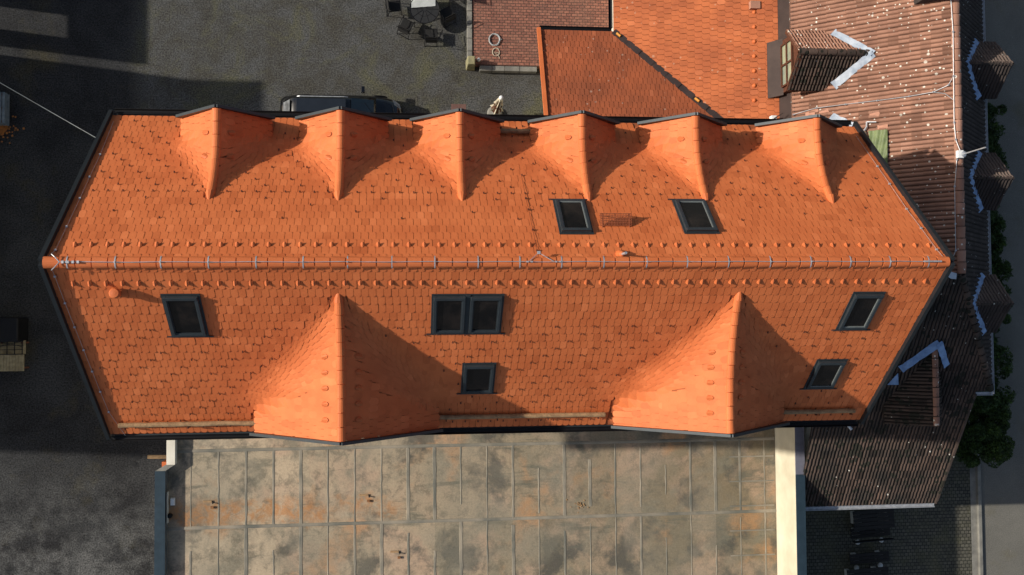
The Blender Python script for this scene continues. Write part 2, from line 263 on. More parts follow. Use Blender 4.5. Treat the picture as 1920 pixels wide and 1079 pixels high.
# ------------------------------------------------------------------ mesh helpers
def wloc(o):
    v = Vector((0, 0, 0))
    while o is not None: v = v + Vector(o.location); o = o.parent
    return v
class MB:
    def __init__(s): s.v = []; s.f = []; s.t = []
    def add(s, vs, fs, t=0.6):
        n = len(s.v); s.v += [tuple(p) for p in vs]; s.f += [tuple(i + n for i in f) for f in fs]; s.t += [t] * len(fs); return s
    def box(s, c, size, rz=0.0, M=None, taper=1.0):
        x, y, z = [q / 2 for q in size]; P = []
        for sz in (-1, 1):
            k = taper if sz > 0 else 1.0
            for a, b in ((-1, -1), (1, -1), (1, 1), (-1, 1)): P.append(Vector((a * x * k, b * y * k, sz * z)))
        Mx = M or Matrix.Rotation(rz, 3, 'Z'); c = Vector(c)
        return s.add([Mx @ p + c for p in P], [(3, 2, 1, 0), (4, 5, 6, 7), (0, 1, 5, 4), (1, 2, 6, 5), (2, 3, 7, 6), (3, 0, 4, 7)])
    def tube(s, pts, r, n=8, caps=True):
        pts = [Vector(p) for p in pts]; rr = r if isinstance(r, (list, tuple)) else [r] * len(pts); V = []
        for i, p in enumerate(pts):
            d = (pts[min(i + 1, len(pts) - 1)] - pts[max(i - 1, 0)]).normalized()
            a = d.cross(Vector((0, 0, 1))); a = Vector((1, 0, 0)) if a.length < 1e-4 else a.normalized(); b = a.cross(d)
            for k in range(n): th = 2 * math.pi * k / n; V.append(p + (a * math.cos(th) + b * math.sin(th)) * rr[i])
        F = []
        for i in range(len(pts) - 1):
            for k in range(n): F.append((i * n + k, i * n + (k + 1) % n, (i + 1) * n + (k + 1) % n, (i + 1) * n + k))
        if caps: F.append(tuple(range(n))[::-1]); F.append(tuple((len(pts) - 1) * n + k for k in range(n)))
        return s.add(V, F)
    def lathe(s, c, prof, n=16):                  # prof: (radius, z)
        V = []; F = []; c = Vector(c)
        for r, z in prof:
            for k in range(n): th = 2 * math.pi * k / n; V.append(c + Vector((r * math.cos(th), r * math.sin(th), z)))
        for i in range(len(prof) - 1):
            for k in range(n): F.append((i * n + k, i * n + (k + 1) % n, (i + 1) * n + (k + 1) % n, (i + 1) * n + k))
        F.append(tuple((len(prof) - 1) * n + k for k in range(n))); F.append(tuple(range(n))[::-1])
        return s.add(V, F)
    def slab(s, poly, th):                         # polygon of 3D points, thickened downward
        n = len(poly); P = [Vector(p) for p in poly]; Q = [p - Vector((0, 0, th)) for p in P]
        return s.add(P + Q, [tuple(range(n)), tuple(range(n, 2 * n))[::-1]] + [(i, n + i, n + (i + 1) % n, (i + 1) % n) for i in range(n)])
    def bar(s, a, b, wd, ht, up=(0, 0, 1)):        # beam of given width and height between two points
        a, b = Vector(a), Vector(b); d = (b - a).normalized(); sd_ = d.cross(Vector(up)).normalized(); u = sd_.cross(d)
        V = [p + sd_ * (x * wd / 2) + u * (z * ht / 2) for p in (a, b) for x, z in ((-1, -1), (1, -1), (1, 1), (-1, 1))]
        return s.add(V, [(0, 1, 2, 3), (7, 6, 5, 4), (0, 4, 5, 1), (1, 5, 6, 2), (2, 6, 7, 3), (3, 7, 4, 0)])
    def clip(s, planes):                           # planes: (point, outward normal)
        bm = bmesh.new(); lay = bm.faces.layers.float.new('tint')
        vs = [bm.verts.new(p) for p in s.v]
        for f, t in zip(s.f, s.t):
            try: q = bm.faces.new([vs[i] for i in f]); q[lay] = t
            except ValueError: pass
        for p, nrm in planes:
            bmesh.ops.bisect_plane(bm, geom=bm.verts[:] + bm.edges[:] + bm.faces[:], dist=1e-6, plane_co=p, plane_no=nrm, clear_outer=True)
        bm.verts.index_update(); s.v = [tuple(v.co) for v in bm.verts]; s.f = [tuple(v.index for v in f.verts) for f in bm.faces]; s.t = [f[lay] for f in bm.faces]; bm.free(); return s
    def build(s, name, m, parent=None, local=False, smooth=False, bevel=0.0, recalc=True):
        me = bpy.data.meshes.new(name); off = Vector((0, 0, 0)) if local or parent is None else wloc(parent)
        me.from_pydata([tuple(Vector(p) - off) for p in s.v], [], s.f); me.update()
        a = me.attributes.new('tint', 'FLOAT', 'FACE')
        if len(a.data) == len(s.t): a.data.foreach_set('value', s.t)
        me.materials.append(m)
        if recalc and len(s.f) < 4000:
            bm = bmesh.new(); bm.from_mesh(me); bmesh.ops.recalc_face_normals(bm, faces=bm.faces[:]); bm.to_mesh(me); bm.free()
        if smooth: me.polygons.foreach_set('use_smooth', [True] * len(me.polygons))
        o = bpy.data.objects.new(name, me); COL.objects.link(o); o.parent = parent
        if bevel: bv = o.modifiers.new('b', 'BEVEL'); bv.width = bevel; bv.segments = 2; bv.limit_method = 'ANGLE'
        if smooth:
            pass
        return o
def empty(name, loc, rz=0.0, parent=None):
    o = bpy.data.objects.new(name, None); COL.objects.link(o); o.location = loc; o.rotation_euler.z = rz; o.parent = parent; return o
def tag(o, label=None, cat=None, group=None, kind=None):
    for k, v in (('label', label), ('category', cat), ('group', group), ('kind', kind)):
        if v: o[k] = v
    return o
def copy_tree(o, parent=None):
    c = o.copy(); COL.objects.link(c); c.parent = parent
    for ch in o.children: copy_tree(ch, c)
    return c

# tiles laid on a sloping convex polygon. up = horizontal direction that climbs
def tile_field(poly, up, wd, ex, kind='biber', over=0.12, lift=0.03, seed=1, gap=0.012, dirt=0):
    rr = random.Random(seed); P = [Vector(p) for p in poly]
    n = Vector((0, 0, 0))
    for i in range(1, len(P) - 1): n += (P[i] - P[0]).cross(P[i + 1] - P[0])
    n.normalize()
    if n.z < 0: n = -n
    U = Vector((up[0], up[1], 0)); V = U - n * U.dot(n); V.normalize(); X = V.cross(n).normalized()
    us = [(p - P[0]).dot(X) for p in P]; vs = [(p - P[0]).dot(V) for p in P]
    mb = MB(); nv = int((max(vs) - min(vs)) / ex) + 3; nu = int((max(us) - min(us)) / wd) + 4
    for j in range(nv):
        v0 = min(vs) - 0.02 + j * ex
        for i in range(nu):
            u0 = min(us) - wd + i * wd + (wd / 2 if (j % 2 and kind == 'biber') else 0); t = min(1, max(.38 if kind == 'biber' else .05, rr.gauss(0.52, 0.2)))
            jl = rr.uniform(-0.004, 0.006); o = P[0] + X * (u0 + rr.uniform(-.003, .003)); a, b = gap / 2, wd - gap / 2; L_ = ex + over
            def q(u, v, h): return o + X * u + V * (v0 + v) + n * (h + lift * (1 - v / L_))
            if kind == 'biber':
                c = (a + b) / 2; prof = [(a, ex * 0.22), (a + wd * .12, ex * .09), (a + wd * .28, ex * .02), (c, 0), (b - wd * .28, ex * .02), (b - wd * .12, ex * .09), (b, ex * .22)]
                top = [q(u, v, jl + 0.006) for u, v in prof] + [q(b, L_, 0), q(a, L_, 0)]
                bot = [q(u, v - .012, jl - 0.016) for u, v in prof]
                m_ = len(prof); F = [tuple(range(m_ + 2))] + [(k, m_ + 2 + k, m_ + 3 + k, k + 1) for k in range(m_ - 1)]
                mb.add(top + bot, F, t)
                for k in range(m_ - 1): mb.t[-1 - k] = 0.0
            else:                                   # double rolled pantile
                K = 13; pr = [0.042 * (0.5 + 0.5 * math.cos(4 * math.pi * k / (K - 1) + math.pi)) ** 0.7 for k in range(K)]
                A = [q(a + (b - a) * k / (K - 1), 0, pr[k] + jl + 0.01) for k in range(K)]; B = [q(a + (b - a) * k / (K - 1), L_, pr[k]) for k in range(K)]
                C = [q(a + (b - a) * k / (K - 1), 0, jl - 0.03) for k in range(K)]
                F = [(k, k + 1, K + k + 1, K + k) for k in range(K - 1)] + [(2 * K + k, 2 * K + k + 1, k + 1, k) for k in range(K - 1)]
                mb.add(A + B + C, F, t)
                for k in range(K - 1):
                    if (k % 6) in (0, 5): mb.t[-len(F) + k] = 0.0  # grooves darkened: grime that also stands in for shade between the rolls
    cen = sum(P, Vector((0, 0, 0))) / len(P); pl = []
    for i in range(len(P)):
        e = P[(i + 1) % len(P)] - P[i]; on = Vector((e.y, -e.x, 0)).normalized()
        if on.dot(cen - P[i]) > 0: on = -on
        pl.append((P[i], on))
    mb.clip(pl)
    base = [p - n * 0.012 for p in P]; mb.add(base, [tuple(range(len(P)))], 0.1)
    return mb
def caps(pts, r, step, lift=0.02, seed=3, taper=0.12):   # overlapping half round ridge tiles along a path
    rr = random.Random(seed); mb = MB(); P = [Vector(p) for p in pts]; seg = [(P[i + 1] - P[i]).length for i in range(len(P) - 1)]; tot = sum(seg)
    def pt(s):
        s = max(0, min(tot, s))
        for i, l in enumerate(seg):
            if s <= l or i == len(seg) - 1: return P[i] + (P[i + 1] - P[i]) * (s / l)
            s -= l
    n = max(1, round(tot / step)); st = tot / n; K = 9
    for i in range(n):
        a, b = pt(i * st), pt((i + 1) * st - 0.028); d = (b - a).normalized(); sd_ = d.cross(Vector((0, 0, 1))).normalized(); u = sd_.cross(d); V = []
        for p, r_, l_ in ((a, r * (1 + taper), lift + .012), (b, r, lift)):
            for k in range(K):
                th = math.pi * k / (K - 1); V.append(p + sd_ * (math.cos(th) * r_) + u * (math.sin(th) * r_ * 0.8 + l_ - r * 0.35))
        V += [V[k] - u * 0.02 for k in range(K)]
        mb.add(V, [(k, k + 1, K + k + 1, K + k) for k in range(K - 1)] + [(k, 2 * K + k, 2 * K + k + 1, k + 1) for k in range(K - 1)] + [tuple(range(K, 2 * K))], min(1, max(0, rr.gauss(.6, .2))))
    return mb

# ------------------------------------------------------------------ the setting: ground, road, paving
def sheet(name, poly, m, z=None): return tag(MB().add(poly, [tuple(range(len(poly)))]).build(name, m), kind='structure')
g = 450
sheet('ground', [(-g, -g, 0), (g, -g, 0), (g, g, 0), (-g, g, 0)], GROUND)
xr = at(1885, 500, 0).x; xk = at(1840, 950, 0).x
xr = 21.45
sheet('road', [(xr, -300, 0.004), (xr + 7, -300, 0.004), (xr + 7, 300, 0.004), (xr, 300, 0.004)], ROAD)
tag(MB().box((xr - 0.10, 0, 0.06), (0.16, 200, 0.14)).build('kerb', CONC, bevel=0.02), kind='structure')
cs = at(1490, 1079, 0).x
sheet('cobbled_forecourt', [(11.4, -30, 0.004), (xr - 0.45, -30, 0.004), (xr - 0.45, -5.2, 0.004), (11.4, -5.2, 0.004)], COBB)
sheet('gutter_strip', [(xr - 0.45, -30, 0.006), (xr - 0.18, -30, 0.006), (xr - 0.18, -5.5, 0.006), (xr - 0.45, -5.5, 0.006)], CONC)
# brick terrace
TZ = 0.30; ta = at(887, 122, TZ)
tx0, ty0 = ta.x, ta.y
mb = MB().box(((tx0 + 5.95) / 2, (ty0 + 16) / 2, TZ / 2), (5.95 - tx0, 16 - ty0, TZ)); tag(mb.build('terrace', BRICKP), kind='structure')
mb = MB()
y = ty0
while y < 14: l = 0.55 + rnd.uniform(-.05, .1); mb.box((tx0 - 0.13, y + l / 2, 0.17), (0.20, l - 0.02, 0.36)); y += l
x = tx0 + 0.25
while x < 2.6: l = 0.6 + rnd.uniform(-.1, .15); mb.box((x + l / 2, ty0 - 0.13, 0.16), (l - 0.02, 0.20, 0.35)); x += l
tag(mb.build('terrace_edging', CONC, bevel=0.012), kind='structure')
# dirt spill, dust and old oil on the tarmac
def blob(c, rx, ry, seed, z=0.004, n=28):
    r = random.Random(seed); return [(c[0] + rx * math.cos(2 * math.pi * k / n) * r.uniform(.6, 1), c[1] + ry * math.sin(2 * math.pi * k / n) * r.uniform(.6, 1), z) for k in range(n)]
OIL = mat('oil', (0.012, 0.012, 0.012), None, 5, 0.5)
mb = MB()
for k in range(7):
    c = at(253 + rnd.uniform(-9, 9), 862 + rnd.uniform(-13, 12), 0.004 ); mb.add(blob(c, .13, .12, k, 0.004 + k * .002, 12), [tuple(range(12))])
tag(mb.build('oil_stain', OIL), kind='structure')

# ------------------------------------------------------------------ main house
HX = 10.75; EY = 4.42
WALLX = 10.45; WALLY = 4.0
house = tag(empty('house', (0, 0, 0)), 'long tall house under a bright new orange tile roof with eight dormers', 'house')
UD = [(-7.55, 13.05), (-4.38, 13.08), (-1.25, 13.05), (2.05, 13.08), (5.20, 13.05), (8.66, 13.05)]
YU, YB = 4.08, 4.26
def ridge_z(side, ay):
    if side > 0:
        u = np.clip((YU - ay) / (YU - 1.80), 0, 1.0); return 13.20 + 0.79 * u ** 2.4
    u = np.clip((YB - ay) / (YB - 0.82), 0, 1.0); return 14.32 + 0.78 * u ** 2.4
HW = {1: 1.20, -1: 2.50}; SLP = {1: 1.17, -1: 1.06}; KS = {1: 0.76, -1: 1.08}
CLF = {1: 3.72, -1: 3.80}                          # beyond this the dormer eaves hang free over the main slope
DORM = {1: [(c, 1.20) for c, _ in UD], -1: [(-4.30, 2.50), (5.66, 2.50)]}
def zroof(side, X, AY, parts=False, clip=True):
    X = np.asarray(X, float); AY = np.asarray(AY, float); zm = 16 - MS * AY; zd = np.full(np.broadcast(X, AY).shape, -99.0); idx = np.zeros(zd.shape, int); dx = np.full(zd.shape, 99.0)
    r0, yf_ = (1.80, YU) if side > 0 else (0.82, YB); cf = CLF[side]; rz = ridge_z(side, AY)
    for i, (c, W_) in enumerate(DORM[side]):
        a = np.abs(X - c); q = rz - SLP[side] * a; up = q > zd; zd = np.where(up, q, zd); idx = np.where(up, i, idx); dx = np.where(up, a, dx)
    v = np.clip((cf - AY) / (cf - r0), 0, 1)        # 0 at the free eave, 1 at the ridge root
    k = 0.04 + KS[side] * np.minimum(1, v / 0.22) ** 0.8 * np.clip((1 - v) * 1.15, 0, 1) ** 0.8
    rad = np.where(zd > zm, np.clip(1 - (zd - zm) / k * .4, 0, 1), 1 + (zm - zd) / k * .25)
    h = np.maximum(k - np.abs(zm - zd), 0) / k
    z = np.maximum(zm, zd) + h * h * k * 0.25 * (AY > r0 - .3)
    if clip: z = np.where((AY > cf) & (dx > HW[side]), zm, np.where((AY > cf) & (dx <= HW[side]), np.maximum(zd, zm), z))
    if parts: return z, zm, zd, idx, k, rad, v, dx
    return np.where(AY > cf, zd, z) if not clip else z
def z1(side, x, ay): return float(zroof(side, x, ay))

DZ = 0.2146; NC = 23; ZE = 16 - MS * EY
def contours(side, level, GX, GY, Z):
    # marching squares, chained
    A = Z > level; segs = {}
    cell = A[:-1, :-1].astype(int) + A[1:, :-1] * 2 + A[1:, 1:] * 4 + A[:-1, 1:] * 8
    ii, jj = np.nonzero((cell > 0) & (cell < 15)); ptsd = {}; adj = {}
    def cut(i0, j0, i1, j1):
        key = (i0, j0, i1, j1)
        if key not in ptsd:
            a, b = Z[i0, j0], Z[i1, j1]; t = (level - a) / (b - a); ptsd[key] = (GX[i0] + (GX[i1] - GX[i0]) * t, GY[j0] + (GY[j1] - GY[j0]) * t)
        return key
    for i, j in zip(ii.tolist(), jj.tolist()):
        c = [A[i, j], A[i + 1, j], A[i + 1, j + 1], A[i, j + 1]]; E = []
        if c[0] != c[1]: E.append(cut(i, j, i + 1, j))
        if c[1] != c[2]: E.append(cut(i + 1, j, i + 1, j + 1))
        if c[3] != c[2]: E.append(cut(i, j + 1, i + 1, j + 1))
        if c[0] != c[3]: E.append(cut(i, j, i, j + 1))
        for k in range(0, len(E) - 1, 2): adj.setdefault(E[k], []).append(E[k + 1]); adj.setdefault(E[k + 1], []).append(E[k])
    seen = set(); out = []
    for st in sorted([k for k in adj if len(adj[k]) == 1]) + sorted(adj):
        if st in seen: continue
        ch = [st]; seen.add(st); cur = st
        while True:
            nx = [q for q in adj[cur] if q not in seen]
            if not nx: break
            cur = nx[0]; seen.add(cur); ch.append(cur)
        if len(ch) > 3: out.append([ptsd[k] for k in ch])
    return out

def lay_side(side):
    GX = np.arange(-HX - 0.3, HX + 0.31, 0.05); GY = np.arange(-0.2, EY + 0.5, 0.04); XX, YY = np.meshgrid(GX, GY, indexing='ij'); Z = zroof(side, XX, YY)
    rr = random.Random(11 + side); main = MB(); dm = [MB() for _ in DORM[side]]; yF = (YU if side > 0 else YB) + 0.10
    def place(px, py, gx, gy, wd, ln, over, t, half, lf=0.030, fan=1.0):
        tx, ty = -gy, gx; rl = rr.uniform(-.004, .007); sk = rr.uniform(-.015, .015)
        e_ = .0 if half else .0045; a, b = -wd / 2 + e_, wd / 2 - e_; L_ = ln + over; lf = .034 if half else lf; rl *= .6 if half else 1
        q_ = 1.5 if half else 1.0; prof = [(a, ln * .24 * q_), (a + wd * .10, ln * .10 * q_), (a + wd * .27, ln * .02), (0, 0), (b - wd * .27, ln * .02), (b - wd * .10, ln * .10 * q_), (b, ln * .24 * q_), (b * fan, L_), (a * fan, L_)]
        P = []
        for u, v in prof:
            x = px + tx * u + gx * v + (v * sk * tx); y = py + ty * u + gy * v
            P.append([x, y, v])
        X = np.array([p[0] for p in P]); Y = np.array([p[1] for p in P])
        z0, zm, zd, idx, k, rad, u_, dx_ = zroof(side, px + gx * ln * .5, py + gy * ln * .5, True); di = None; free = py > CLF[side] - .02
        c = DORM[side][int(idx)][0]; ins = (float(dx_) < HW[side] + .03) if free else (float(rad) < 1.06 and py > (1.8 if side > 0 else .82))
        if free and not ins and float(dx_) < HW[side] + .4: X = np.where(px < c, np.minimum(X, c - HW[side]), np.maximum(X, c + HW[side]))
        if ins:
            di = int(idx)
            if free or float(rad) < 1.0:
                X = np.where(px < c, np.minimum(X, c - 0.01), np.maximum(X, c + 0.01))
        Zt = (zroof(side, X, Y, clip=False) if ins else 16 - MS * Y) if free else zroof(side, X, np.minimum(Y, CLF[side] - .001) if ins else Y); vs = []
        for x, y, z, p in zip(X, Y, Zt, P): vs.append((x, y * side, float(z) + lf * (1 - p[2] / L_) + rl + 0.004))
        n = 7; low = [(v[0], v[1], v[2] - 0.026) for v in vs[:n]]
        f = [tuple(range(9))] + [(i, 9 + i, 10 + i, i + 1) for i in range(n - 1)]
        (main if di is None else dm[di]).add(vs + low, f, t)
    levels = [(ZE + 0.01 + DZ * j, j % 2, False) for j in range(NC + 1)] + [(ZE + 0.01 + DZ * (j + .5), 1 - j % 2, True) for j in range(NC)]
    for lv, odd, halfl in levels:
        if lv > 15.93: continue
        for ch in contours(side, lv, GX, GY, Z):
            if ch[0][0] > ch[-1][0]: ch = ch[::-1]
            C = np.array(ch); sl = np.concatenate([[0], np.cumsum(np.hypot(*np.diff(C, axis=0).T))]); s = 0.0 if odd else 0.09
            # keep columns aligned on the plain slope: start from a common x
            s += (-math.floor(C[0, 0] / 0.18) * 0.18 * 0) if False else 0
            while s < sl[-1]:
                px = float(np.interp(s, sl, C[:, 0])); py = float(np.interp(s, sl, C[:, 1]))
                e = 0.02; gx = (z1(side, px + e, py) - z1(side, px - e, py)) / (2 * e); gy = (z1(side, px, py + e) - z1(side, px, py - e)) / (2 * e); gl = math.hypot(gx, gy) or 1
                _, zm, zd, idx, k, rad, u_, dx_ = zroof(side, px, py, True); zone = 0.84 < float(rad) < 1.22 and 0.04 < float(u_) < 0.97
                if 1.22 > float(rad) > .3 and gl < .95 and 0.04 < float(u_) < .97 and py > (1.85 if side > 0 else .9): zone = True
                if py > CLF[side] - .03 and abs(float(dx_) - HW[side]) < .045: s += .05; continue
                wd = 0.122 if zone else 0.18; t = min(1, max(0, rr.gauss(0.55, 0.22)))
                if rr.random() < 0.03: t = rr.choice((0.02, 1.0))
                if halfl and not zone: s += 0.03; continue
                ln = DZ / max(gl, 0.55) * (0.5 if zone else 1.0)
                if float(rad) < 1.7 and py > (1.5 if side > 0 else .5):
                    dd = np.arange(.06, .62, .02); zz = zroof(side, px + gx / gl * dd, py + gy / gl * dd); okk = np.nonzero(zz >= lv + DZ * (.5 if zone else 1.0))[0]
                    ln = min(.36, max(ln, float(dd[okk[0]]) if len(okk) else .2))
                    if float(u_) > .88: ln = min(ln, .2)
                place(px, py, gx / gl, gy / gl, wd, ln, 0.13 if zone else 0.11, t, zone, fan=1.4 if .25 < float(rad) < 1.5 and .03 < float(u_) and 1 < py < CLF[side] + .1 and float(dx_) > .16 else 1.0); s += wd
    for c, _ in DORM[side]:                         # eave course of each dormer
        for sg in (-1, 1):
            q = HW[side] - .06
            while q > .2:
                for yy in (CLF[side] - .10, CLF[side] - .30): place(c + sg * q, yy, -sg, 0.0, .36, DZ / SLP[side], .08, min(1, max(0, rr.gauss(.55, .2))), False, lf=.016)
                q -= DZ / SLP[side]
            y = CLF[side] - .12
            while y < yF + .05:
                place(c + sg * (HW[side] + .03), y, -sg, 0.0, .18, DZ / SLP[side], .08, min(1, max(0, rr.gauss(.55, .22))), False); y += .18
    cl = [((HX + .04, 0, 0), (1, 0, 0)), ((-HX - .04, 0, 0), (-1, 0, 0)), ((0, side * (EY + .05), 0), (0, side, 0)), ((0, 0, 0), (0, -side, 0))]
    main.clip(cl)
    # no dormer tile may hang past the dormer's front
    for k, d in enumerate(dm): d.clip(cl[:2] + [((0, side * yF, 0), (0, side, 0)), cl[3]])
    # underlay
    dk = MB(); gx = np.arange(-HX, HX + .001, HX / 150); gy = np.linspace(0, EY, 56)
    XX, YY = np.meshgrid(gx, gy, indexing='ij'); ZZ = zroof(side, XX, YY) - 0.004; nyy = len(gy)
    ok = YY < yF
    ZZ = np.where(ok, ZZ, np.minimum(ZZ, 16 - MS * YY - .015))
    dk.add([(float(a), float(b) * side, float(c)) for a, b, c in zip(XX.ravel(), YY.ravel(), ZZ.ravel())], [(i * nyy + j, (i + 1) * nyy + j, (i + 1) * nyy + j + 1, i * nyy + j + 1) for i in range(len(gx) - 1) for j in range(nyy - 1)])
    rs = main.build('roof_slope', TILE, house, recalc=False)
    dk.build('underlay', DECK, rs, recalc=False, smooth=True)
    return rs, [d.build('dormer', TILE, house, recalc=False) for d in dm]
SL = {}; DM = {}
for side in (1, -1): SL[side], DM[side] = lay_side(side)
tag(SL[1], 'north facing slope, brightly lit'); tag(SL[-1], 'south facing slope with darker orange tiles')
for i, d in enumerate(DM[-1]): tag(d, 'broad swept dormer')

# walls
for s in (-1, 1):
    mb = MB().box((0, s * (WALLY - .15), 5.45), (2 * WALLX, .3, 10.9)); wl = mb.build('wall', PLASTER, house)
    for fl in range(3):
        for k in range(9):
            x = -9 + k * 2.25
            if s < 0 and fl == 0: continue
            wn = MB(); fr = MB(); wn.box((x, s * (WALLY + .012), 1.8 + fl * 3.3), (.9, .03, 1.35)); 
            for dx in (-.5, 0, .5): fr.box((x + dx, s * (WALLY + .03), 1.8 + fl * 3.3), (.08, .06, 1.35))
            for dz in (-.72, .72): fr.box((x, s * (WALLY + .034), 1.8 + fl * 3.3 + dz), (1.1, .07, .09))
            fr.build('window_frame', WHITE, wn.build('window', GLASS, house))
for s in (-1, 1):
    x = s * (WALLX - .15); MB().add([(x + q, y, z) for q in (-.15, .15) for y, z in ((-3.7, 0), (3.7, 0), (3.7, 11.6), (0, 15.8), (-3.7, 11.6))],
        [(0, 1, 2, 3, 4), (9, 8, 7, 6, 5)] + [(i, 5 + i, 5 + (i + 1) % 5, (i + 1) % 5) for i in range(5)]).build('gable_wall', PLASTER, house)
# dormer fronts: cheeks, fascia, ridge tiles
for side in (1, -1):
    yF = (YU if side > 0 else YB)
    for i, (c, s) in enumerate(DORM[side]):
        hw = HW[side]; zt = float(ridge_z(side, yF)); d = DM[side][i]
        n = 6; prof = []
        for k in range(-n, n + 1):
            x = c + hw * .999 * k / n; prof.append((x, z1(side, x, yF)))
        mb = MB(); lo = ZE - 0.35
        mb.add([(x, side * (yF - .02), z - .03) for x, z in prof] + [(c + hw, side * (yF - .02), lo), (c - hw, side * (yF - .02), lo)] +
               [(x, side * (yF - .3), z - .03) for x, z in prof] + [(c + hw, side * (yF - .3), lo), (c - hw, side * (yF - .3), lo)],
               [tuple(range(2 * n + 3)), tuple(range(2 * n + 3, 4 * n + 6))[::-1]])
        mb.build('gable_wall', PLASTER, d, recalc=False)
        mb = MB(); zf = z1(side, c + hw * .99, yF - .05)
        for sg in (-1, 1):
            a = Vector((c + sg * (hw + .05), side * (yF + .14), zf + .08)); b = Vector((c - sg * .035, side * (yF + .14 + sg * .001), zt + .05))
            mb.bar(a, b, 0.075, 0.20)
        mb.build('fascia', ANTH, d)
        # small eave return where the side of the dormer roof stops short of the main slope
        # ridge cap path
        ys = np.linspace(yF + .08, 1.86 if side > 0 else 0.86, 16); P = [(c, side * y, z1(side, c, y) + .015) for y in ys]
        caps(P, 0.105, 0.36, seed=i).build('ridge_tiles', TILE, d, recalc=False)
        pt = Vector(P[-1]); dd = (Vector(P[-1]) - Vector(P[-2])).normalized()
        MB().tube([pt - dd * .02, pt + dd * .12, pt + dd * .30], [.125, .085, .02], 10).build('ridge_end', TRIM, d)
# gutters
def gutter(name, a, b, parent, m=BLK, r=0.075):
    a, b = Vector(a), Vector(b); d = (b - a).normalized(); sd_ = d.cross(Vector((0, 0, 1))).normalized(); V = []; K = 7
    for p in (a, b):
        for rr_ in (r, r - .012):
            for k in range(K): th = math.pi * k / (K - 1); V.append(p + sd_ * math.cos(th) * rr_ - Vector((0, 0, math.sin(th) * rr_)))
    F = []
    for k in range(K - 1): F += [(k, k + 1, 2 * K + k + 1, 2 * K + k), (K + k, 3 * K + k, 3 * K + k + 1, K + k + 1)]
    for k in (0, K - 1): F.append((k, K + k, 3 * K + k, 2 * K + k))
    for q in (0, 2 * K): F += [(q + k, q + k + 1, q + K + k + 1, q + K + k) for k in range(K - 1)]
    return MB().add(V, F).build(name, m, parent)
for side in (1, -1):
    yF = EY + .10; 
    gutter('gutter', (-HX, side * (yF + .02), ZE - .02), (HX, side * (yF + .02), ZE - .02), house)
    mb = MB().box((0, side * (EY - .16), ZE - .13), (2 * HX - .1, .48, .03)); mb.build('soffit', ANTH, house)
# verges
for sx in (-1, 1):
    for sy in (-1, 1):
        a = Vector((sx * (HX + .07), sy * -.0, 16.05)); b = Vector((sx * (HX + .07), sy * (EY + .06), 16.05 - MS * (EY + .06)))
        MB().bar(a, b, .10, .22).build('verge_trim', ANTHD, house)
# main ridge
rx = HX + .02
caps([(-rx, 0, 16.03), (rx, 0, 16.03)], 0.125, 0.352, 0.03, seed=9).build('ridge_tiles', TILE, house, recalc=False)
# lightning conductor on the ridge, with its holders
RZ = 16.03 + .125 * .8 - .02
wz = RZ + .06
wp = [(-rx + .35 + k * (2 * rx - .7) / 40, math.sin(k * 1.7) * .006, wz - (.012 if k % 2 else 0)) for k in range(41)]
wire = MB().tube(wp, 0.008, 5)
wire.tube([(-rx + .38, .0, wz), (-rx + .28, .12, wz + .02), (-rx + .2, .18, wz - .03)], .012, 5); wire.tube([(-rx + .38, .0, wz), (-rx + .28, -.12, wz + .02), (-rx + .2, -.18, wz - .03)], .012, 5)
for k in range(4): wire.box((-rx + .45 + k * .11, 0, wz), (.05, .06, .045))
bx = onroof(1010, 492).x
wire.tube([(bx - .25, 0, wz), (bx, .22, wz - .1), (bx + .35, 0, wz)], .009, 5)
for dx in (-.28, -.18, .4, .5): wire.box((bx + dx, 0, wz), (.05, .035, .035))
wire.box((bx, .22, wz - .09), (.07, .07, .06))
wire.tube([(rx - .75, 0, wz), (rx - .3, 0, wz + .02)], .022, 6)
wo = wire.build('lightning_wire', ZINC, house)
hs = [128, 218, 303, 392, 481, 569, 652, 735, 815, 896, 974, 1052, 1131, 1211, 1287, 1364, 1442, 1518, 1592, 1666, 1738]
for px in hs:
    x = onroof(px, 490).x; mb = MB()
    V = []
    for q in (-.014, .014):
        for k in range(9): th = math.pi * (0.06 + .88 * k / 8); V.append((x + q, math.cos(th) * .15, 16.03 + math.sin(th) * .118 - .012))
    mb.add(V, [(k, k + 1, 10 + k, 9 + k) for k in range(8)]); mb.box((x, 0, wz - .015), (.03, .035, .05)); mb.build('wire_holder', ZINC, house)
# down conductors on the slopes
for side, path in ((1, [(1010, 478), (1007, 470), (999, 431), (991, 393), (986, 372), (978, 330)]), (-1, [(98, 507), (103, 519), (122, 569), (140, 614), (157, 657), (173, 697), (188, 735), (204, 773), (235, 817)]),
                   (1, [(88, 484), (104, 469), (125, 425), (150, 372), (168, 332), (188, 290), (213, 228)]), (1, [(1770, 484), (1756, 468), (1727, 428), (1700, 392), (1668, 345), (1645, 312), (1605, 255)])):
    P = [onroof(px, py, .07) for px, py in path]; mid = path[0][0] == 1010; mb = MB().tube(P, .005, 5)
    for p in P[1:-1]: mb.box(p + Vector((0, 0, 0)), (.045, .045, .05))
    mb.build('roof_wire', DH if mid else ZINC, house)

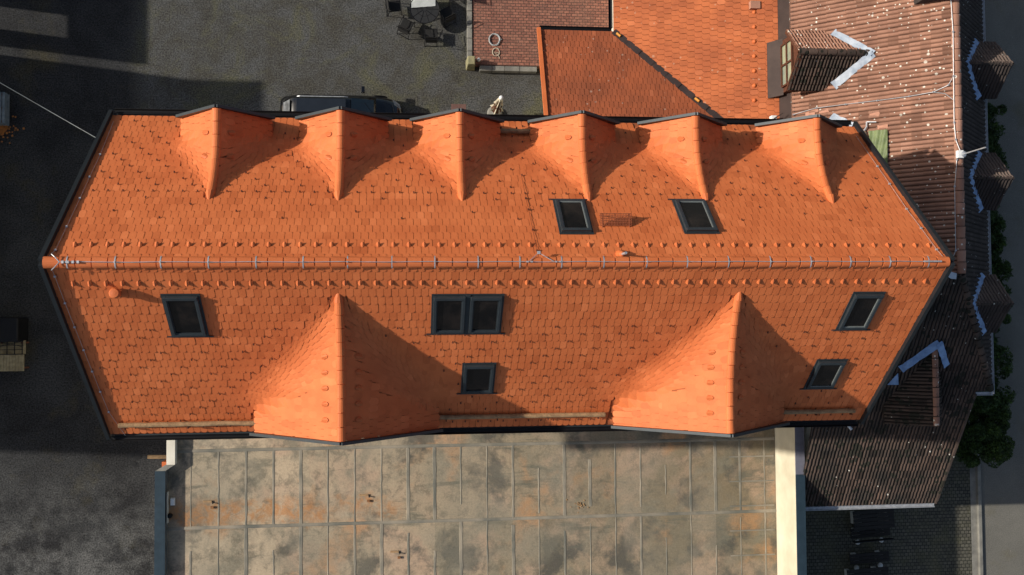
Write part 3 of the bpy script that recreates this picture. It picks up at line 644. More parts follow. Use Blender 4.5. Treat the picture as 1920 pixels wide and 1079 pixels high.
# vent tiles and snow hooks
def slope_frame(side, x, ay):                       # point, matrix with columns: along eave, up the slope, normal
    e = .03; gx = (z1(side, x + e, ay) - z1(side, x - e, ay)) / (2 * e); gy = (z1(side, x, ay + e) - z1(side, x, ay - e)) / (2 * e)
    up = Vector((gx, gy * side, gx * gx + gy * gy)).normalized(); n = Vector((-gx, -gy * side, 1)).normalized(); sdv = up.cross(n).normalized()
    return Vector((x, ay * side, z1(side, x, ay))), Matrix((sdv, up, n)).transposed()
def vent_mb(mb, side, x, ay, s=0.86):
    p, M = slope_frame(side, x, ay); P = [(-.062, 0, .03), (.062, 0, .03), (.05, -.012, .075), (0, -.02, .105), (-.05, -.012, .075), (0, .15, .035), (-.05, .10, .035), (.05, .10, .035)]
    V = [p + M @ (Vector(q) * s) for q in P]
    mb.add(V, [(0, 1, 2, 3, 4), (1, 7, 2), (2, 7, 5, 3), (3, 5, 6, 4), (0, 4, 6)]); return mb
def hook_mb(mb, side, x, ay):
    p, M = slope_frame(side, x, ay)
    V = [p + M @ Vector(q) for q in ((-.022, -.035, .033), (.022, -.035, .033), (.010, .03, .036), (-.010, .03, .036), (-.016, -.03, .062), (.016, -.03, .062))]
    mb.add(V, [(0, 1, 5, 4), (1, 2, 5), (0, 4, 3), (2, 3, 4, 5)]); return mb
nv = 0
for side, py0, py1, x0, x1, skip in ((1, 459, 459, 140, 1740, (7, 26, 44)), (-1, 532, 526, 137, 1735, (13, 33))):
    A = onroof(x0, py0); B = onroof(x1, py1); N_ = 58
    for k in range(N_):
        x = A.x + (B.x - A.x) * k / (N_ - 1); ay = abs(A.y) + .0
        if nv < 100 or side > 0:
            vent_mb(MB(), side, x, ay).build('vent_tile', TRIM, SL[side]); nv += 1
        else:
            if nv == 100: vrest = MB()
            vent_mb(vrest, side, x, ay); nv += 1
for i, (c, s) in enumerate(DORM[1]):
    for sg in (-1, 1):
        for ay in (2.95, 3.60): vent_mb(vrest, 1, c + sg * .33, ay, 1.1)
for i, (c, s) in enumerate(DORM[-1]):
    for sg in (-1, 1):
        for k in range(5): vent_mb(vrest, -1, c + sg * .42, 2.25 + k * .40, 1.1)
tag(vrest.build('vent_tiles', TRIM, house), kind='stuff')
def clear(side, x, ay):
    z, zm, zd, idx, k, rad, u_, dx_ = zroof(side, x, ay, True)
    if ay > CLF[side] and float(dx_) > HW[side] + .12: return True
    if float(rad) < 1.25 and ay > (1.7 if side > 0 else .7): return False
    for (a, b, s_, y0, y1) in WINS:
        if s_ == side and a - .1 < x < b + .1 and y0 - .1 < ay < y1 + .1: return False
    return True
WINS = [(1.14, 1.90, 1, .73, 1.68), (4.31, 5.12, 1, .75, 1.70), (-8.38, -7.58, -1, .69, 1.65), (-2.02, -0.34, -1, .72, 1.64), (-1.17, -.37, -1, 2.48, 3.30), (8.69, 9.45, -1, .71, 1.63), (8.58, 9.36, -1, 2.50, 3.32)]
hk = []
for side in (1, -1):
    for j in range(NC):
        ay = (16 - (ZE + .01 + DZ * j)) / MS
        if side > 0 and j in (13,): st, of = .36, 0
        elif side > 0 and 1 <= j <= 12: st, of = .90, (j * .27) % .9
        elif side > 0 and j in (14, 15, 16, 17): st, of = 2.9, (j * 1.13) % 2.9
        elif side < 0 and 2 <= j <= 15: st, of = 1.0, (j * .3) % 1.0
        elif side < 0 and j == 1: st, of = .36, 0
        elif j == 0: continue
        else: continue
        x = -HX + .35 + of
        while x < HX - .3:
            if clear(side, x, ay): hk.append((side, x, ay, ay + (0 if st > .5 else .0)))
            x += st
hk.sort(key=lambda q: q[2]); rest = MB()
for q, (side, x, ay, _) in enumerate(hk):
    if q < 100: hook_mb(MB(), side, x, ay - .04).build('snow_hook', DH, house)
    else: hook_mb(rest, side, x, ay - .04)
tag(rest.build('snow_hooks', DH, house), kind='stuff')

# roof windows
def roof_window(side, x0, x1, ya, yb, twin=False, label=None, reveal=False):
    # ya nearer the ridge; the frame stands in a local frame of the slope
    xc = (x0 + x1) / 2; yc = (ya + yb) / 2; up = Vector((0, -side, MS)).normalized(); n = Vector((0, side * MS, 1)).normalized(); sdv = up.cross(n)
    if sdv.x < 0: sdv = -sdv
    M = Matrix((Vector((1, 0, 0)), up, n)).transposed(); p = Vector((xc, side * yc, 16 - MS * yc)); L_ = (yb - ya) * math.hypot(1, MS); W = x1 - x0
    def B(mb, u0, u1, v0, v1, h0, h1): return mb.box(p + M @ Vector(((u0 + u1) / 2, (v0 + v1) / 2, (h0 + h1) / 2)), (u1 - u0, v1 - v0, h1 - h0), M=M)
    hL = L_ / 2; mb = MB(); cells = [(-W / 2, W / 2)] if not twin else [(-W / 2, -.06), (.06, W / 2)]
    B(mb, -W / 2 - .05, W / 2 + .05, -hL - .05, hL + .02, .02, .045); B(mb, -W / 2 - .16, W / 2 + .16, -hL - .075, -hL - .04, .035, .05)
    if twin: B(mb, -.06, .06, -hL, hL, .045, .075)
    root = mb.build('roof_window', ANTH, house)
    if label: root['label'] = label
    for a, b in cells:
        f = MB(); t = .075; h = .125
        B(f, a, a + t, -hL + .10, hL - .03, .04, h); B(f, b - t, b, -hL + .10, hL - .03, .04, h); B(f, a, b, -hL + .02, -hL + .10, .04, h - .02); B(f, a + t, b - t, hL - .13, hL - .03, .04, h)
        B(f, a + .01, b - .01, hL - .10, hL, .126, .15)
        f.build('frame', ANTH, root, bevel=.008)
        s = MB(); ia, ib, lo, hi = a + t, b - t, -hL + .10, hL - .13
        B(s, ia, ia + .022, lo, hi, .06, .098); B(s, ib - .022, ib, lo, hi, .06, .098); B(s, ia + .022, ib - .022, lo, lo + .03, .06, .096); B(s, ia + .022, ib - .022, hi - .02, hi, .06, .096)
        s.build('sash', GASK if reveal else ANTH, root)
        gmb = MB(); B(gmb, ia + .022, ib - .022, lo + .03, hi - .02, .06, .072); gmb.build('glass', GLASS, root)
    return root
labs = ['narrow roof window west of the metal step grille', 'roof window east of the metal step grille', 'westmost roof window on the south slope', 'double roof window in the middle of the south slope', 'small roof window low on the south slope between the broad dormers', 'upper roof window at the east end', 'lower small roof window at the east end']
for i, (a, b, s_, y0, y1) in enumerate(WINS): roof_window(s_, a, b, y0, y1, twin=(i == 3), label=labs[i], reveal=(i in (0, 1, 5, 6)))
# snow logs
def log(p0, p1):
    a = onroof(*p0, .17); b = onroof(*p1, .17); b.y = a.y; b.z = a.z; n = 14; P = [a.lerp(b, k / n) + Vector((0, rnd.uniform(-.008, .008), rnd.uniform(-.006, .006))) for k in range(n + 1)]
    lo = MB().tube(P, [.066 + rnd.uniform(-.004, .004) for _ in P], 9).build('snow_log', WOOD, house, smooth=False)
    k = max(2, round((b - a).length / 1.7)); sg = 1 if a.y > 0 else -1
    for i in range(k + 1):
        q = a.lerp(b, .04 + .92 * i / k); MB().box(q + Vector((0, sg * .10, -.06)), (.03, .05, .14)).box(q + Vector((0, 0, -.12)), (.03, .24, .02)).build('bracket', DH, lo)
log((222, 798), (480, 795)); log((824, 783), (1134, 779)); log((1460, 773), (1603, 770)); log((937, 246), (1001, 246))
# pipes
p = onroof(222, 551, 0); q = MB().lathe((p.x, p.y, p.z - .2), [(.075, 0), (.075, .42), (.115, .40), (.125, .44), (.125, .52), (.10, .55), (.03, .56)], 18).build('vent_cowl', TRIM, house, smooth=False)
p = onroof(1163, 478, 0); q = MB().lathe((p.x, p.y, p.z - .15), [(.13, 0), (.12, .2), (.09, .28), (.075, .36), (.03, .40)], 16).build('vent_pipe', TRIM, house)
MB().tube([(p.x, p.y, p.z + .1), (p.x, p.y, p.z + .62)], .032, 8).build('antenna_tube', ZINC, q)
# step grille
a = onroof(1124, 418, .04); b = onroof(1182, 418, .04); z = a.z + .11; mb = MB(); y0 = a.y - .08; y1 = a.y + .22
for k in range(21): x = a.x + (b.x - a.x) * k / 20; mb.box((x, (y0 + y1) / 2, z), (.015, y1 - y0, .022))
for k in range(6): y = y0 + (y1 - y0) * k / 5; mb.box(((a.x + b.x) / 2, y, z + .0225), (b.x - a.x, .014, .020))
for x in (a.x + .05, b.x - .05): mb.bar((x, y1, z), (x, y0 + .02, z), .03, .03); mb.bar((x, y1 - .02, z - .01), (x, y0 - .1, z + .02), .02, .03); mb.bar((x, y1 - .03, z - .02), (x, y1 + .0, z - .45), .03, .02)
mb.build('step_grille', mat('oxide_metal', (0.26, 0.075, 0.032), (0.20, 0.058, 0.026), 6, .6), house)

# ------------------------------------------------------------------ flat roofed annex south of the house
FZ = 3.0; xl, xrr = -11.17, 11.29; ys_, yn_ = -15.0, -4.3
ann = tag(empty('flat_roof_annex', (0, -9, 0)), 'single storey annex with stained felt flat roof below the tiled house', 'building')
MB().box((0, (ys_ + yn_) / 2, FZ / 2 - .02), (xrr - xl - .02, yn_ - ys_, FZ - .04)).build('wall', PLASTER, ann)
rows = [yn_, -5.94, -8.68, -11.45, ys_]; mb = MB(); sm = MB(); rr = random.Random(5)
for j in range(len(rows) - 1):
    x = xl; 
    while x < xrr - .01:
        wpan = 0.80 if x == xl else 0.965; x1 = min(xrr, x + wpan); t = rr.random()
        mb.add([(x, rows[j], FZ), (x1, rows[j], FZ), (x1, rows[j + 1], FZ), (x, rows[j + 1], FZ)], [(0, 3, 2, 1)], t)
        if j > 0 and x > xl + .1:
            full = rr.random() < .55; y0 = rows[j] - .05 - (0 if full else rr.uniform(0, 1.2)); y1 = rows[j + 1] + .04 + (0 if full else rr.uniform(0, 1.0)); wdt = rr.choice((.02, .025, .035, .06, .10))
            n = 10; L0 = [(x - wdt / 2 + rr.uniform(-.012, .012), y0 + (y1 - y0) * k / n) for k in range(n + 1)]; R0 = [(x + wdt / 2 + rr.uniform(-.012, .012), y0 + (y1 - y0) * k / n) for k in range(n + 1)]
            V = [(a, b, FZ + .012) for a, b in L0] + [(a, b, FZ + .012) for a, b in R0] + [(a - .012, b, FZ) for a, b in L0] + [(a + .012, b, FZ) for a, b in R0]; m_ = n + 1
            sm.add(V, [(k, k + 1, m_ + k + 1, m_ + k) for k in range(n)] + [(k, 2 * m_ + k, 2 * m_ + k + 1, k + 1) for k in range(n)] + [(m_ + k, m_ + k + 1, 3 * m_ + k + 1, 3 * m_ + k) for k in range(n)])
        x = x1
fl = mb.build('felt_roof', FELT, ann)
for yb in rows[1:-1]:
    n = 60; V = []
    for k in range(n + 1):
        x = xl + (xrr - xl) * k / n; V += [(x, yb + .03 + rr.uniform(-.012, .012), FZ + .018), (x, yb - .03 + rr.uniform(-.012, .012), FZ + .018), (x, yb - .06, FZ + .001), (x, yb + .06, FZ + .001)]
    sm.add(V, [(4 * k + a, 4 * k + b, 4 * k + 4 + b, 4 * k + 4 + a) for k in range(n) for a, b in ((0, 1), (1, 2), (3, 0))])
# cross laps on the eastern bays
for k in range(9): sm.box((10.35, -6.6 - k * .93, FZ + .012), (1.75, .05, .016))
sm.build('felt_seams', SEAM, fl)
# parapets
MB().box((xrr + .15, (ys_ - 4.4) / 2, 2.48), (.28, -4.4 - ys_, 4.96)).build('parapet_wall', CREAM, ann)
MB().box((xrr + .15, (ys_ - 7.0) / 2 - .0, 4.985), (.34, -7.0 - ys_ - .01, .05)).build('coping', COPE, ann)
MB().box((xrr + .15, (-7.0 - 4.4) / 2, 4.985), (.34, 2.6, .05)).build('coping', COPEL, ann)
MB().box((xl - .18, (ys_ - 6.58) / 2, 1.65), (.30, -6.58 - ys_, 3.3)).build('parapet_wall', CONC, ann)
MB().box((xl - .18, (ys_ - 6.58) / 2, 3.325), (.36, -6.58 - ys_, .05)).build('coping', COPE, ann)
MB().slab([(-11.53, -6.58, 3.33), (-11.17, -6.58, 3.33), (-10.85, -6.37, 3.33), (-11.14, -6.37, 3.33)], 3.3).build('parapet_wall', CONC, ann)
MB().box((-10.995, -5.3, 1.66), (.29, 2.14, 3.32)).build('parapet_wall', PLASTER, ann)
MB().box((xl + .03, -7.9, 3.1), (.03, 1.1, .2)).build('upstand', PLASTER, ann)

# small fittings on the felt roof, one by one
for i, (px, py, lab) in enumerate(((395, 943, 'rusty vent stub on the west part of the flat roof'), (688, 931, 'rusty vent stub near the middle of the flat roof'), (745, 1037, 'rusty vent stub at the bottom edge of the flat roof'))):
    c = at(px, py, FZ); o = tag(empty('vent_stub', c), lab, 'vent', 'stubs on the flat roof')
    MB().tube([c + Vector((.08, 0, 0)), c + Vector((.08, 0, .09)), c + Vector((.10, -.02, .10))], .026, 8).build('pipe', BLK, o)
    MB().box(c + Vector((-.10, .05, .03)), (.30, .06, .05)).build('batten', WOOD, o)
    MB().box(c + Vector((.06, -.16, .05)), (.10, .08, .05)).build('collar', RUST, o)
c = at(324, 941, 3.05); tag(MB().box(c + Vector((0, 0, .03)), (.16, .28, .10), taper=.8).build('junction_box', WHITE), 'small white box beside the dark western parapet', 'junction box')
c = at(319, 967, 3.05); tag(MB().lathe(c, [(.09, 0), (.09, .10), (.06, .14), (.02, .15)], 10).build('drain_outlet', BLK), 'small black drain outlet at the western parapet foot', 'drain')
c = at(1088, 947, FZ); mb = MB(); 
for k in range(26): a = rnd.uniform(0, 6.28); r = abs(rnd.gauss(0, .16)); mb.lathe(c + Vector((r * math.cos(a) * 1.3, r * math.sin(a) * .7, -.01)), [(rnd.uniform(.02, .05), 0), (rnd.uniform(.015, .03), rnd.uniform(.02, .05))], 6)
tag(mb.build('rubble', WOOD), 'small heap of pale rubble lying on the flat roof', 'rubble', kind='stuff')

# ------------------------------------------------------------------ orange tiled wing to the north
wing = tag(empty('orange_wing', (6, 8, 0)), 'low L shaped wing with faded orange tile roof and dark metal valley', 'building')
ez = 2.5; E1 = at(1150, 60, ez); V2 = at(1348, 224, 4.25)
x5 = 10.96; sl1 = (4.25 - ez) / (V2.x - E1.x); zx = lambda x: ez + sl1 * (x - E1.x)
ytop = 14.0
pw = [(E1.x, E1.y, ez), (E1.x, ytop, ez), (x5, ytop, zx(x5)), (x5, 4.1, zx(x5)), (V2.x + (V2.y - 4.1) * (V2.x - E1.x) / (E1.y - V2.y), 4.1, zx(V2.x + (V2.y - 4.1) * (V2.x - E1.x) / (E1.y - V2.y)))]
V4 = pw[-1]; LX = at(1012, 60, ez).x
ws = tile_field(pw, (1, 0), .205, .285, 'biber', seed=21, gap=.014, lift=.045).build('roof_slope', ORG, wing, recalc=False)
ps = [(LX, E1.y, ez), (E1.x, E1.y, ez), V4, (LX, 4.1, V4[2])]
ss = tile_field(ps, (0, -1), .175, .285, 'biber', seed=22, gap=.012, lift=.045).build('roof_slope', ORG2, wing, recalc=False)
mb = MB(); vp = Vector((0, 0, .03)); A = Vector(E1) + vp; B = Vector(V4) + vp; n = 12
for k in range(n): a = A.lerp(B, k / n); b = A.lerp(B, (k + 1) / n + .004); mb.bar(a + Vector((0, 0, .03)), b + Vector((0, 0, .03)), .24, .05)
vl = mb.build('metal_valley', BRN, wing)
for t_ in (.03, .52): 
    c = A.lerp(B, t_) + Vector((0, 0, .09)); dv = (B - A).normalized(); MB().tube([c - dv * .10, c + dv * .10], .05, 8).build('tape', AMBER, vl)
gutter('gutter', (LX, E1.y + .1, ez - .02), (E1.x - .05, E1.y + .1, ez - .02), wing, BLK, .08); gutter('gutter', (E1.x - .1, E1.y + .15, ez - .02), (E1.x - .1, ytop, ez - .02), wing, BLK, .08)
MB().bar((LX - .05, E1.y + .05, ez + .05), (LX - .05, 4.1, V4[2] + .05), .14, .12).build('verge_tiles', TILE, wing)
MB().box(((LX + x5) / 2 + .5, 6.7, 1.15), (x5 - LX - 2.0, 5.2, 2.3)).build('wall', PLASTER, wing); MB().box(((E1.x + x5) / 2 + .1, 11.6, 1.15), (x5 - E1.x - .6, 4.4, 2.3)).build('wall', PLASTER, wing)
xb = at(1413, 100, 4.8).x
for k in range(7): 
    py = 24 + k * 27.5; c = at(1414, py, zx(xb)); MB().lathe(c + Vector((0, 0, .0)), [(.085, 0), (.075, .06), (.02, .10)], 10).build('snow_knob', TRIM, ws)
c = at(1413, 12, zx(xb)); MB().box(c + Vector((0, 0, .10)), (.36, .28, .2)).build('roof_hatch', PINK, ws)
FLZ = 9.4 - .885 * (at(1803, 515, 9.4).x - x5 - .06); MB().slab([(x5 - .16, 4.0, zx(x5 - .16) + .08), (x5 + .14, 4.0, FLZ + .13), (x5 + .14, 14.0, FLZ + .13), (x5 - .16, 14.0, zx(x5 - .16) + .08)], .05).build('flashing_strip', BRN, wing)

# ------------------------------------------------------------------ old house to the east
old = tag(empty('old_house', (14, 0, 0)), 'old brown tiled house with white lichen spots and hipped south end', 'house')
RZo = 9.4; Rx = at(1803, 515, RZo).x; Ry = at(1803, 515, RZo).y
pitch = 0.885; Wx = x5 + .06; Wz = RZo - pitch * (Rx - Wx); Ez = 6.9; Ex = at(1858, 735, Ez).x; hipc = at(1856, 733, Ez); yT = 15.0
gt = (RZo - Ez) / (Ry - hipc.y); yB = at(1752, 945, 4.3).y; zB = RZo - gt * (Ry - yB); vx = at(1752, 945, zB).x; XL = 11.66; XU = 10.98
zS = lambda y: RZo - gt * (Ry - y)
ysw = Ry - (Rx - XL) * 0
west = [(Wx, yT, Wz), (Rx, yT, RZo), (Rx, Ry, RZo), (Wx, Ry, Wz)]
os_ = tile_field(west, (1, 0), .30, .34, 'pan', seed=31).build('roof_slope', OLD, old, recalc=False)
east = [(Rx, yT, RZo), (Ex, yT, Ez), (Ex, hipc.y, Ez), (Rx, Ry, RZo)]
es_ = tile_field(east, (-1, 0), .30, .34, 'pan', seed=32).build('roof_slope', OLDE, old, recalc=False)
south = [(XL, Ry, RZo), (Rx, Ry, RZo), (Ex - .02, hipc.y, Ez), (vx, hipc.y - .1, zS(hipc.y - .1)), (vx, yB, zB), (XL, yB, zB)]
sb = MB()
for poly in ([(XU, Ry, RZo), (Rx, Ry, RZo), (vx, Ry - (vx - Rx) / (Ex - Rx) * (Ry - hipc.y), zS(Ry - (vx - Rx) / (Ex - Rx) * (Ry - hipc.y))), (vx, yB, zB), (XL, yB, zB)],
             [(vx, Ry - (vx - Rx) / (Ex - Rx) * (Ry - hipc.y), zS(Ry - (vx - Rx) / (Ex - Rx) * (Ry - hipc.y))), (Ex, hipc.y, Ez), (vx, hipc.y, Ez)]):
    if (Vector(poly[1]) - Vector(poly[0])).length < .05: continue
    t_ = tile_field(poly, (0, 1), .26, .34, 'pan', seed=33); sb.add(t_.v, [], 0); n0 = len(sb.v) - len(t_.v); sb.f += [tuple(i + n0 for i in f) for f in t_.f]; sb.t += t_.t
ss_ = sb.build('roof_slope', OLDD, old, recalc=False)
caps([(Rx, yT, RZo + .02), (Rx, Ry, RZo + .02)], .14, .38, seed=5).build('ridge_tiles', OLD, old, recalc=False)
caps([(Rx, Ry, RZo + .02), (Ex, hipc.y, Ez + .03)], .12, .36, seed=6).build('hip_tiles', OLDD, old, recalc=False)
gutter('gutter', (Ex + .08, yT, Ez - .02), (Ex + .08, hipc.y - .12, Ez - .02), old, ZINC, .07); gutter('gutter', (Ex + .1, hipc.y - .1, Ez - .02), (vx, hipc.y - .1, Ez - .02), old, ZINC, .06)
gutter('gutter', (XL, yB - .09, zB - .02), (vx + .03, yB - .09, zB - .02), old, ZINC, .075)
MB().bar((vx + .03, hipc.y - .1, zS(hipc.y - .1) + .03), (vx + .03, yB, zB + .03), .08, .10).build('verge_tiles', OLDD, old)
MB().box(((Wx + Ex) / 2 + .1, (yT + hipc.y) / 2 + .2, 2.5), (Ex - Wx - .9, yT - hipc.y - .6, 5.0)).build('wall', PLASTER, old)
MB().slab([(XL + .15, hipc.y - .2, 5.3), (vx - .25, hipc.y - .2, 5.3), (vx - .25, yB + .6, 3.6), (XL + .15, yB + .6, 3.6)], 3.6).build('wall', PLASTER, old)
# replaced pink tiles and green tarp on the west slope
zW = lambda x: RZo - pitch * (Rx - x)
def onwest(px, py, off=0.0):
    z = 7.5
    for _ in range(12): p = at(px, py, z); z = zW(p.x) + off
    return at(px, py, z)
def onsouth(px, py, off=0.0):
    z = 7.5
    for _ in range(15): p = at(px, py, z); z = zS(p.y) + off
    return at(px, py, z)
MW = Matrix((Vector((1, 0, pitch)).normalized(), Vector((0, 1, 0)), Vector((-pitch, 0, 1)).normalized())).transposed()
for px, py in ((1506, 170), (1525, 208), (1545, 208), (1600, 193), (1655, 238), (1519, 213), (1640, 215)):
    p = onwest(px, py, .065); MB().box(p, (.34, .14, .02), M=MW).build('replaced_tile', PINK, os_)
cs_ = [onwest(x, y, .19) for x, y in ((1628, 246), (1664, 243), (1664, 318), (1640, 320), (1612, 262))]
n = 12; V = []; F = []
for i in range(n + 1):
    for j in range(n + 1):
        a = cs_[0].lerp(cs_[1], i / n); b = cs_[4].lerp(cs_[2], i / n) if j <= 0 else cs_[3].lerp(cs_[2], i / n); q = a.lerp(b, j / n)
        V.append(q + Vector((-.5, 0, .75)) * (.03 * math.sin(i * 1.3 + j * .8) + rnd.uniform(0, .02)))
for i in range(n):
    for j in range(n): F.append((i * (n + 1) + j, (i + 1) * (n + 1) + j, (i + 1) * (n + 1) + j + 1, i * (n + 1) + j + 1))
tag(MB().add(V, F).build('tarp', GREEN, smooth=True), 'green tarpaulin sheet between the orange gable and the old brown roof', 'tarpaulin')
a, b = onwest(1617, 247, .25), onwest(1628, 263, .25); tag(MB().bar(a, b, .10, .06).build('plank', WOOD), 'short pale wooden batten lying beside the green tarp', 'plank')
a = onwest(1625, 229, .2); tag(MB().tube([a, onwest(1643, 229, .2)], .018, 6).tube([a, onwest(1625, 238, .2), onwest(1620, 246, .2)], .03, 6).build('bent_pipe', ZINC), 'thin bent pipe sticking out above the green tarp', 'pipe')
# old lightning wires
mb = MB(); P = [onwest(x, y, .14) for x, y in ((1488, 215), (1530, 203), (1585, 196), (1645, 189), (1705, 181), (1750, 173), (1778, 160), (1788, 143))]; mb.tube(P, .012, 5)
P2 = [onwest(x, y, .24) for x, y in ((1783, 0), (1787, 60), (1788, 143), (1789, 230), (1792, 262), (1801, 285), (1794, 300), (1790, 350), (1791, 420), (1792, 470), (1786, 485))]; mb.tube(P2, .012, 5)
P3 = [onwest(x, y, .14) for x, y in ((1750, 173), (1772, 176), (1787, 187))]; mb.tube(P3, .012, 5)
for p in P + P2: mb.box(p, (.05, .05, .05))
mb.build('lightning_wire', ZINC, os_)
p = Vector((Rx, at(1802, 290, RZo + .2).y, RZo + .1)); mast = tag(empty('antenna_mast', p), 'thin antenna mast with white box on the old ridge', 'antenna')
MB().tube([p, p + Vector((0, 0, 1.35))], .022, 6).build('pole', ZINC, mast); MB().box(p + Vector((-.10, 0, .12)), (.18, .24, .14)).build('box', WHITE, mast); MB().lathe(p + Vector((0, 0, .02)), [(.13, 0), (.13, .10), (.09, .17), (.03, .2)], 14).build('cap', ZINC, mast)
p = onsouth(1786, 516, .12); o = MB().slab([onsouth(1774, 516, .12), onsouth(1780, 509, .12), onsouth(1794, 513, .12), onsouth(1793, 524, .12), onsouth(1783, 523, .12)], .02).build('lead_patch', LEAD, ss_)
# chimney at the top edge
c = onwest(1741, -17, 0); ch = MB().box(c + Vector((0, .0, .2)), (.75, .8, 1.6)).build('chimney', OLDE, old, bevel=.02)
mb = MB().box(c + Vector((0, 0, 1.03)), (.88, .92, .10)); mb.build('chimney_cap', CONC, ch)
for dx in (-.18, .18): MB().lathe(c + Vector((dx, 0, 1.08)), [(.11, 0), (.11, .18), (.08, .22)], 10).build('chimney_pot', BLK, ch)

# dormer on the west slope with a window
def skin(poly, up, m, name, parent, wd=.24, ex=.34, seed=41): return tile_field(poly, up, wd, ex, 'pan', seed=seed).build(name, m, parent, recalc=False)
wy0 = at(1490, 160, 7.0).y; 
_z = onwest(1632, 102).z; Rf = at(1507, 97, _z); Yr = Rf.y; zr = Rf.z; xf = Rf.x + .05
hy = 1.02; yl, yu = Yr - hy, Yr + hy; zl = zr - 1.12
wall_x = lambda z: Rx - (RZo - z) / pitch
dg = MB().add([(xf, yl + .08, zW(xf) - .1), (xf, yu - .08, zW(xf) - .1), (xf, yu - .08, zl + .05), (xf, Yr, zr - .06), (xf, yl + .08, zl + .05), (wall_x(zl), yl + .08, zl), (wall_x(zl), yu - .08, zl), (wall_x(zr), Yr, zr - .06)],
             [(0, 1, 2, 3, 4), (0, 4, 5), (1, 6, 2)]).build('dormer', DWOOD, old)
tag(dg, 'wooden dormer with a glazed front facing the orange roof')
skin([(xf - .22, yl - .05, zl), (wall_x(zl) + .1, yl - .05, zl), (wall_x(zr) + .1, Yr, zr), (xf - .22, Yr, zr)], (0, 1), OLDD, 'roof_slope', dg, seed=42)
skin([(xf - .22, yu + .05, zl), (wall_x(zl) + .1, yu + .05, zl), (wall_x(zr) + .1, Yr, zr), (xf - .22, Yr, zr)], (0, -1), OLD, 'roof_slope', dg, seed=43)
caps([(xf - .24, Yr, zr + .03), (wall_x(zr) + .15, Yr, zr + .03)], .11, .36, seed=8).build('ridge_tiles', OLDD, dg, recalc=False)
mb = MB()
for sgy in (-1, 1): mb.bar((xf - .14, Yr, zr - .03), (xf - .14, Yr + sgy * (hy + .02), zl - .03), .13, .16)
mb.build('bargeboard', DWOOD, dg)
mb = MB(); wl_, wh_ = yl + .28, yu - .28; z0, z1_ = zW(xf) + .12, zl + .12
mb.add([(xf - .02, wl_, z0), (xf - .02, wh_, z0), (xf - .02, wh_, z1_), (xf - .02, wl_, z1_)], [(0, 1, 2, 3)]); wg = mb.build('window', mat('window_glass', (0.20, 0.24, 0.20), (0.36, 0.38, 0.24), 1.5, 0.15, spec=.5), dg)
mb = MB()
for yy in (wl_, (wl_ + wh_) / 2, wh_): mb.box((xf - .05, yy, (z0 + z1_) / 2), (.05, .06, z1_ - z0))
for zz in (z0, (z0 + z1_) / 2, z1_): mb.box((xf - .055, (wl_ + wh_) / 2, zz), (.05, wh_ - wl_, .05))
mb.build('frame', DWOOD, wg)
ap = [at(1440, 93, 5.35), at(1476, 91, 6.0), at(1476, 162, 6.0), at(1440, 164, 5.35)]
a0 = zx(at(1440, 93, 5.0).x); axp = at(1440, 120, a0 + .12).x
MB().slab([(axp, yl, zx(axp) + .10), (axp, yu, zx(axp) + .10), (xf + .0, yu, zW(xf) + .12), (xf + .0, yl, zW(xf) + .12)][::-1], .03).build('apron', BRN, dg)
def chevron(apex, ends, wd, m, name, parent, seed, M=None):
    rr = random.Random(seed); mb = MB(); z = Vector((0, 0, .12))
    for e in ends:
        n = 9; d = (e - apex); t = d.normalized(); sd_ = t.cross(Vector((0, 0, 1))).normalized(); V = []
        for k in range(n + 1):
            c = apex + d * (k / n) + z; wk = wd * (1 + rr.uniform(-.10, .10)) * (1.15 if k in (n,) else 1)
            V += [c + sd_ * wk / 2 + Vector((0, 0, rr.uniform(-.02, .02))), c - sd_ * wk / 2 + Vector((0, 0, rr.uniform(-.02, .02)))]
        V += [v - Vector((0, 0, .02)) for v in V]; m_ = 2 * (n + 1)
        mb.add(V, [(2 * k, 2 * k + 1, 2 * k + 3, 2 * k + 2) for k in range(n)] + [(m_ + 2 * k, m_ + 2 * k + 2, m_ + 2 * k + 3, m_ + 2 * k + 1) for k in range(n)] + [(2 * k, 2 * k + 2, m_ + 2 * k + 2, m_ + 2 * k) for k in range(n)] + [(2 * k + 1, m_ + 2 * k + 1, m_ + 2 * k + 3, 2 * k + 3) for k in range(n)])
    return mb.build(name, m, parent)
chevron(onwest(1634, 102, .04), [onwest(1559, 62, .04), onwest(1560, 163, .04)], .26, LEAD, 'flashing', dg, 3)
# a second one mostly hidden behind the tall house: only its flashing and a strip of tiles show
chevron(onwest(1612, 262, .02) if False else onwest(1606, 243, .04), [onwest(1556, 219, .04)], .26, LEAD, 'flashing', os_, 4)

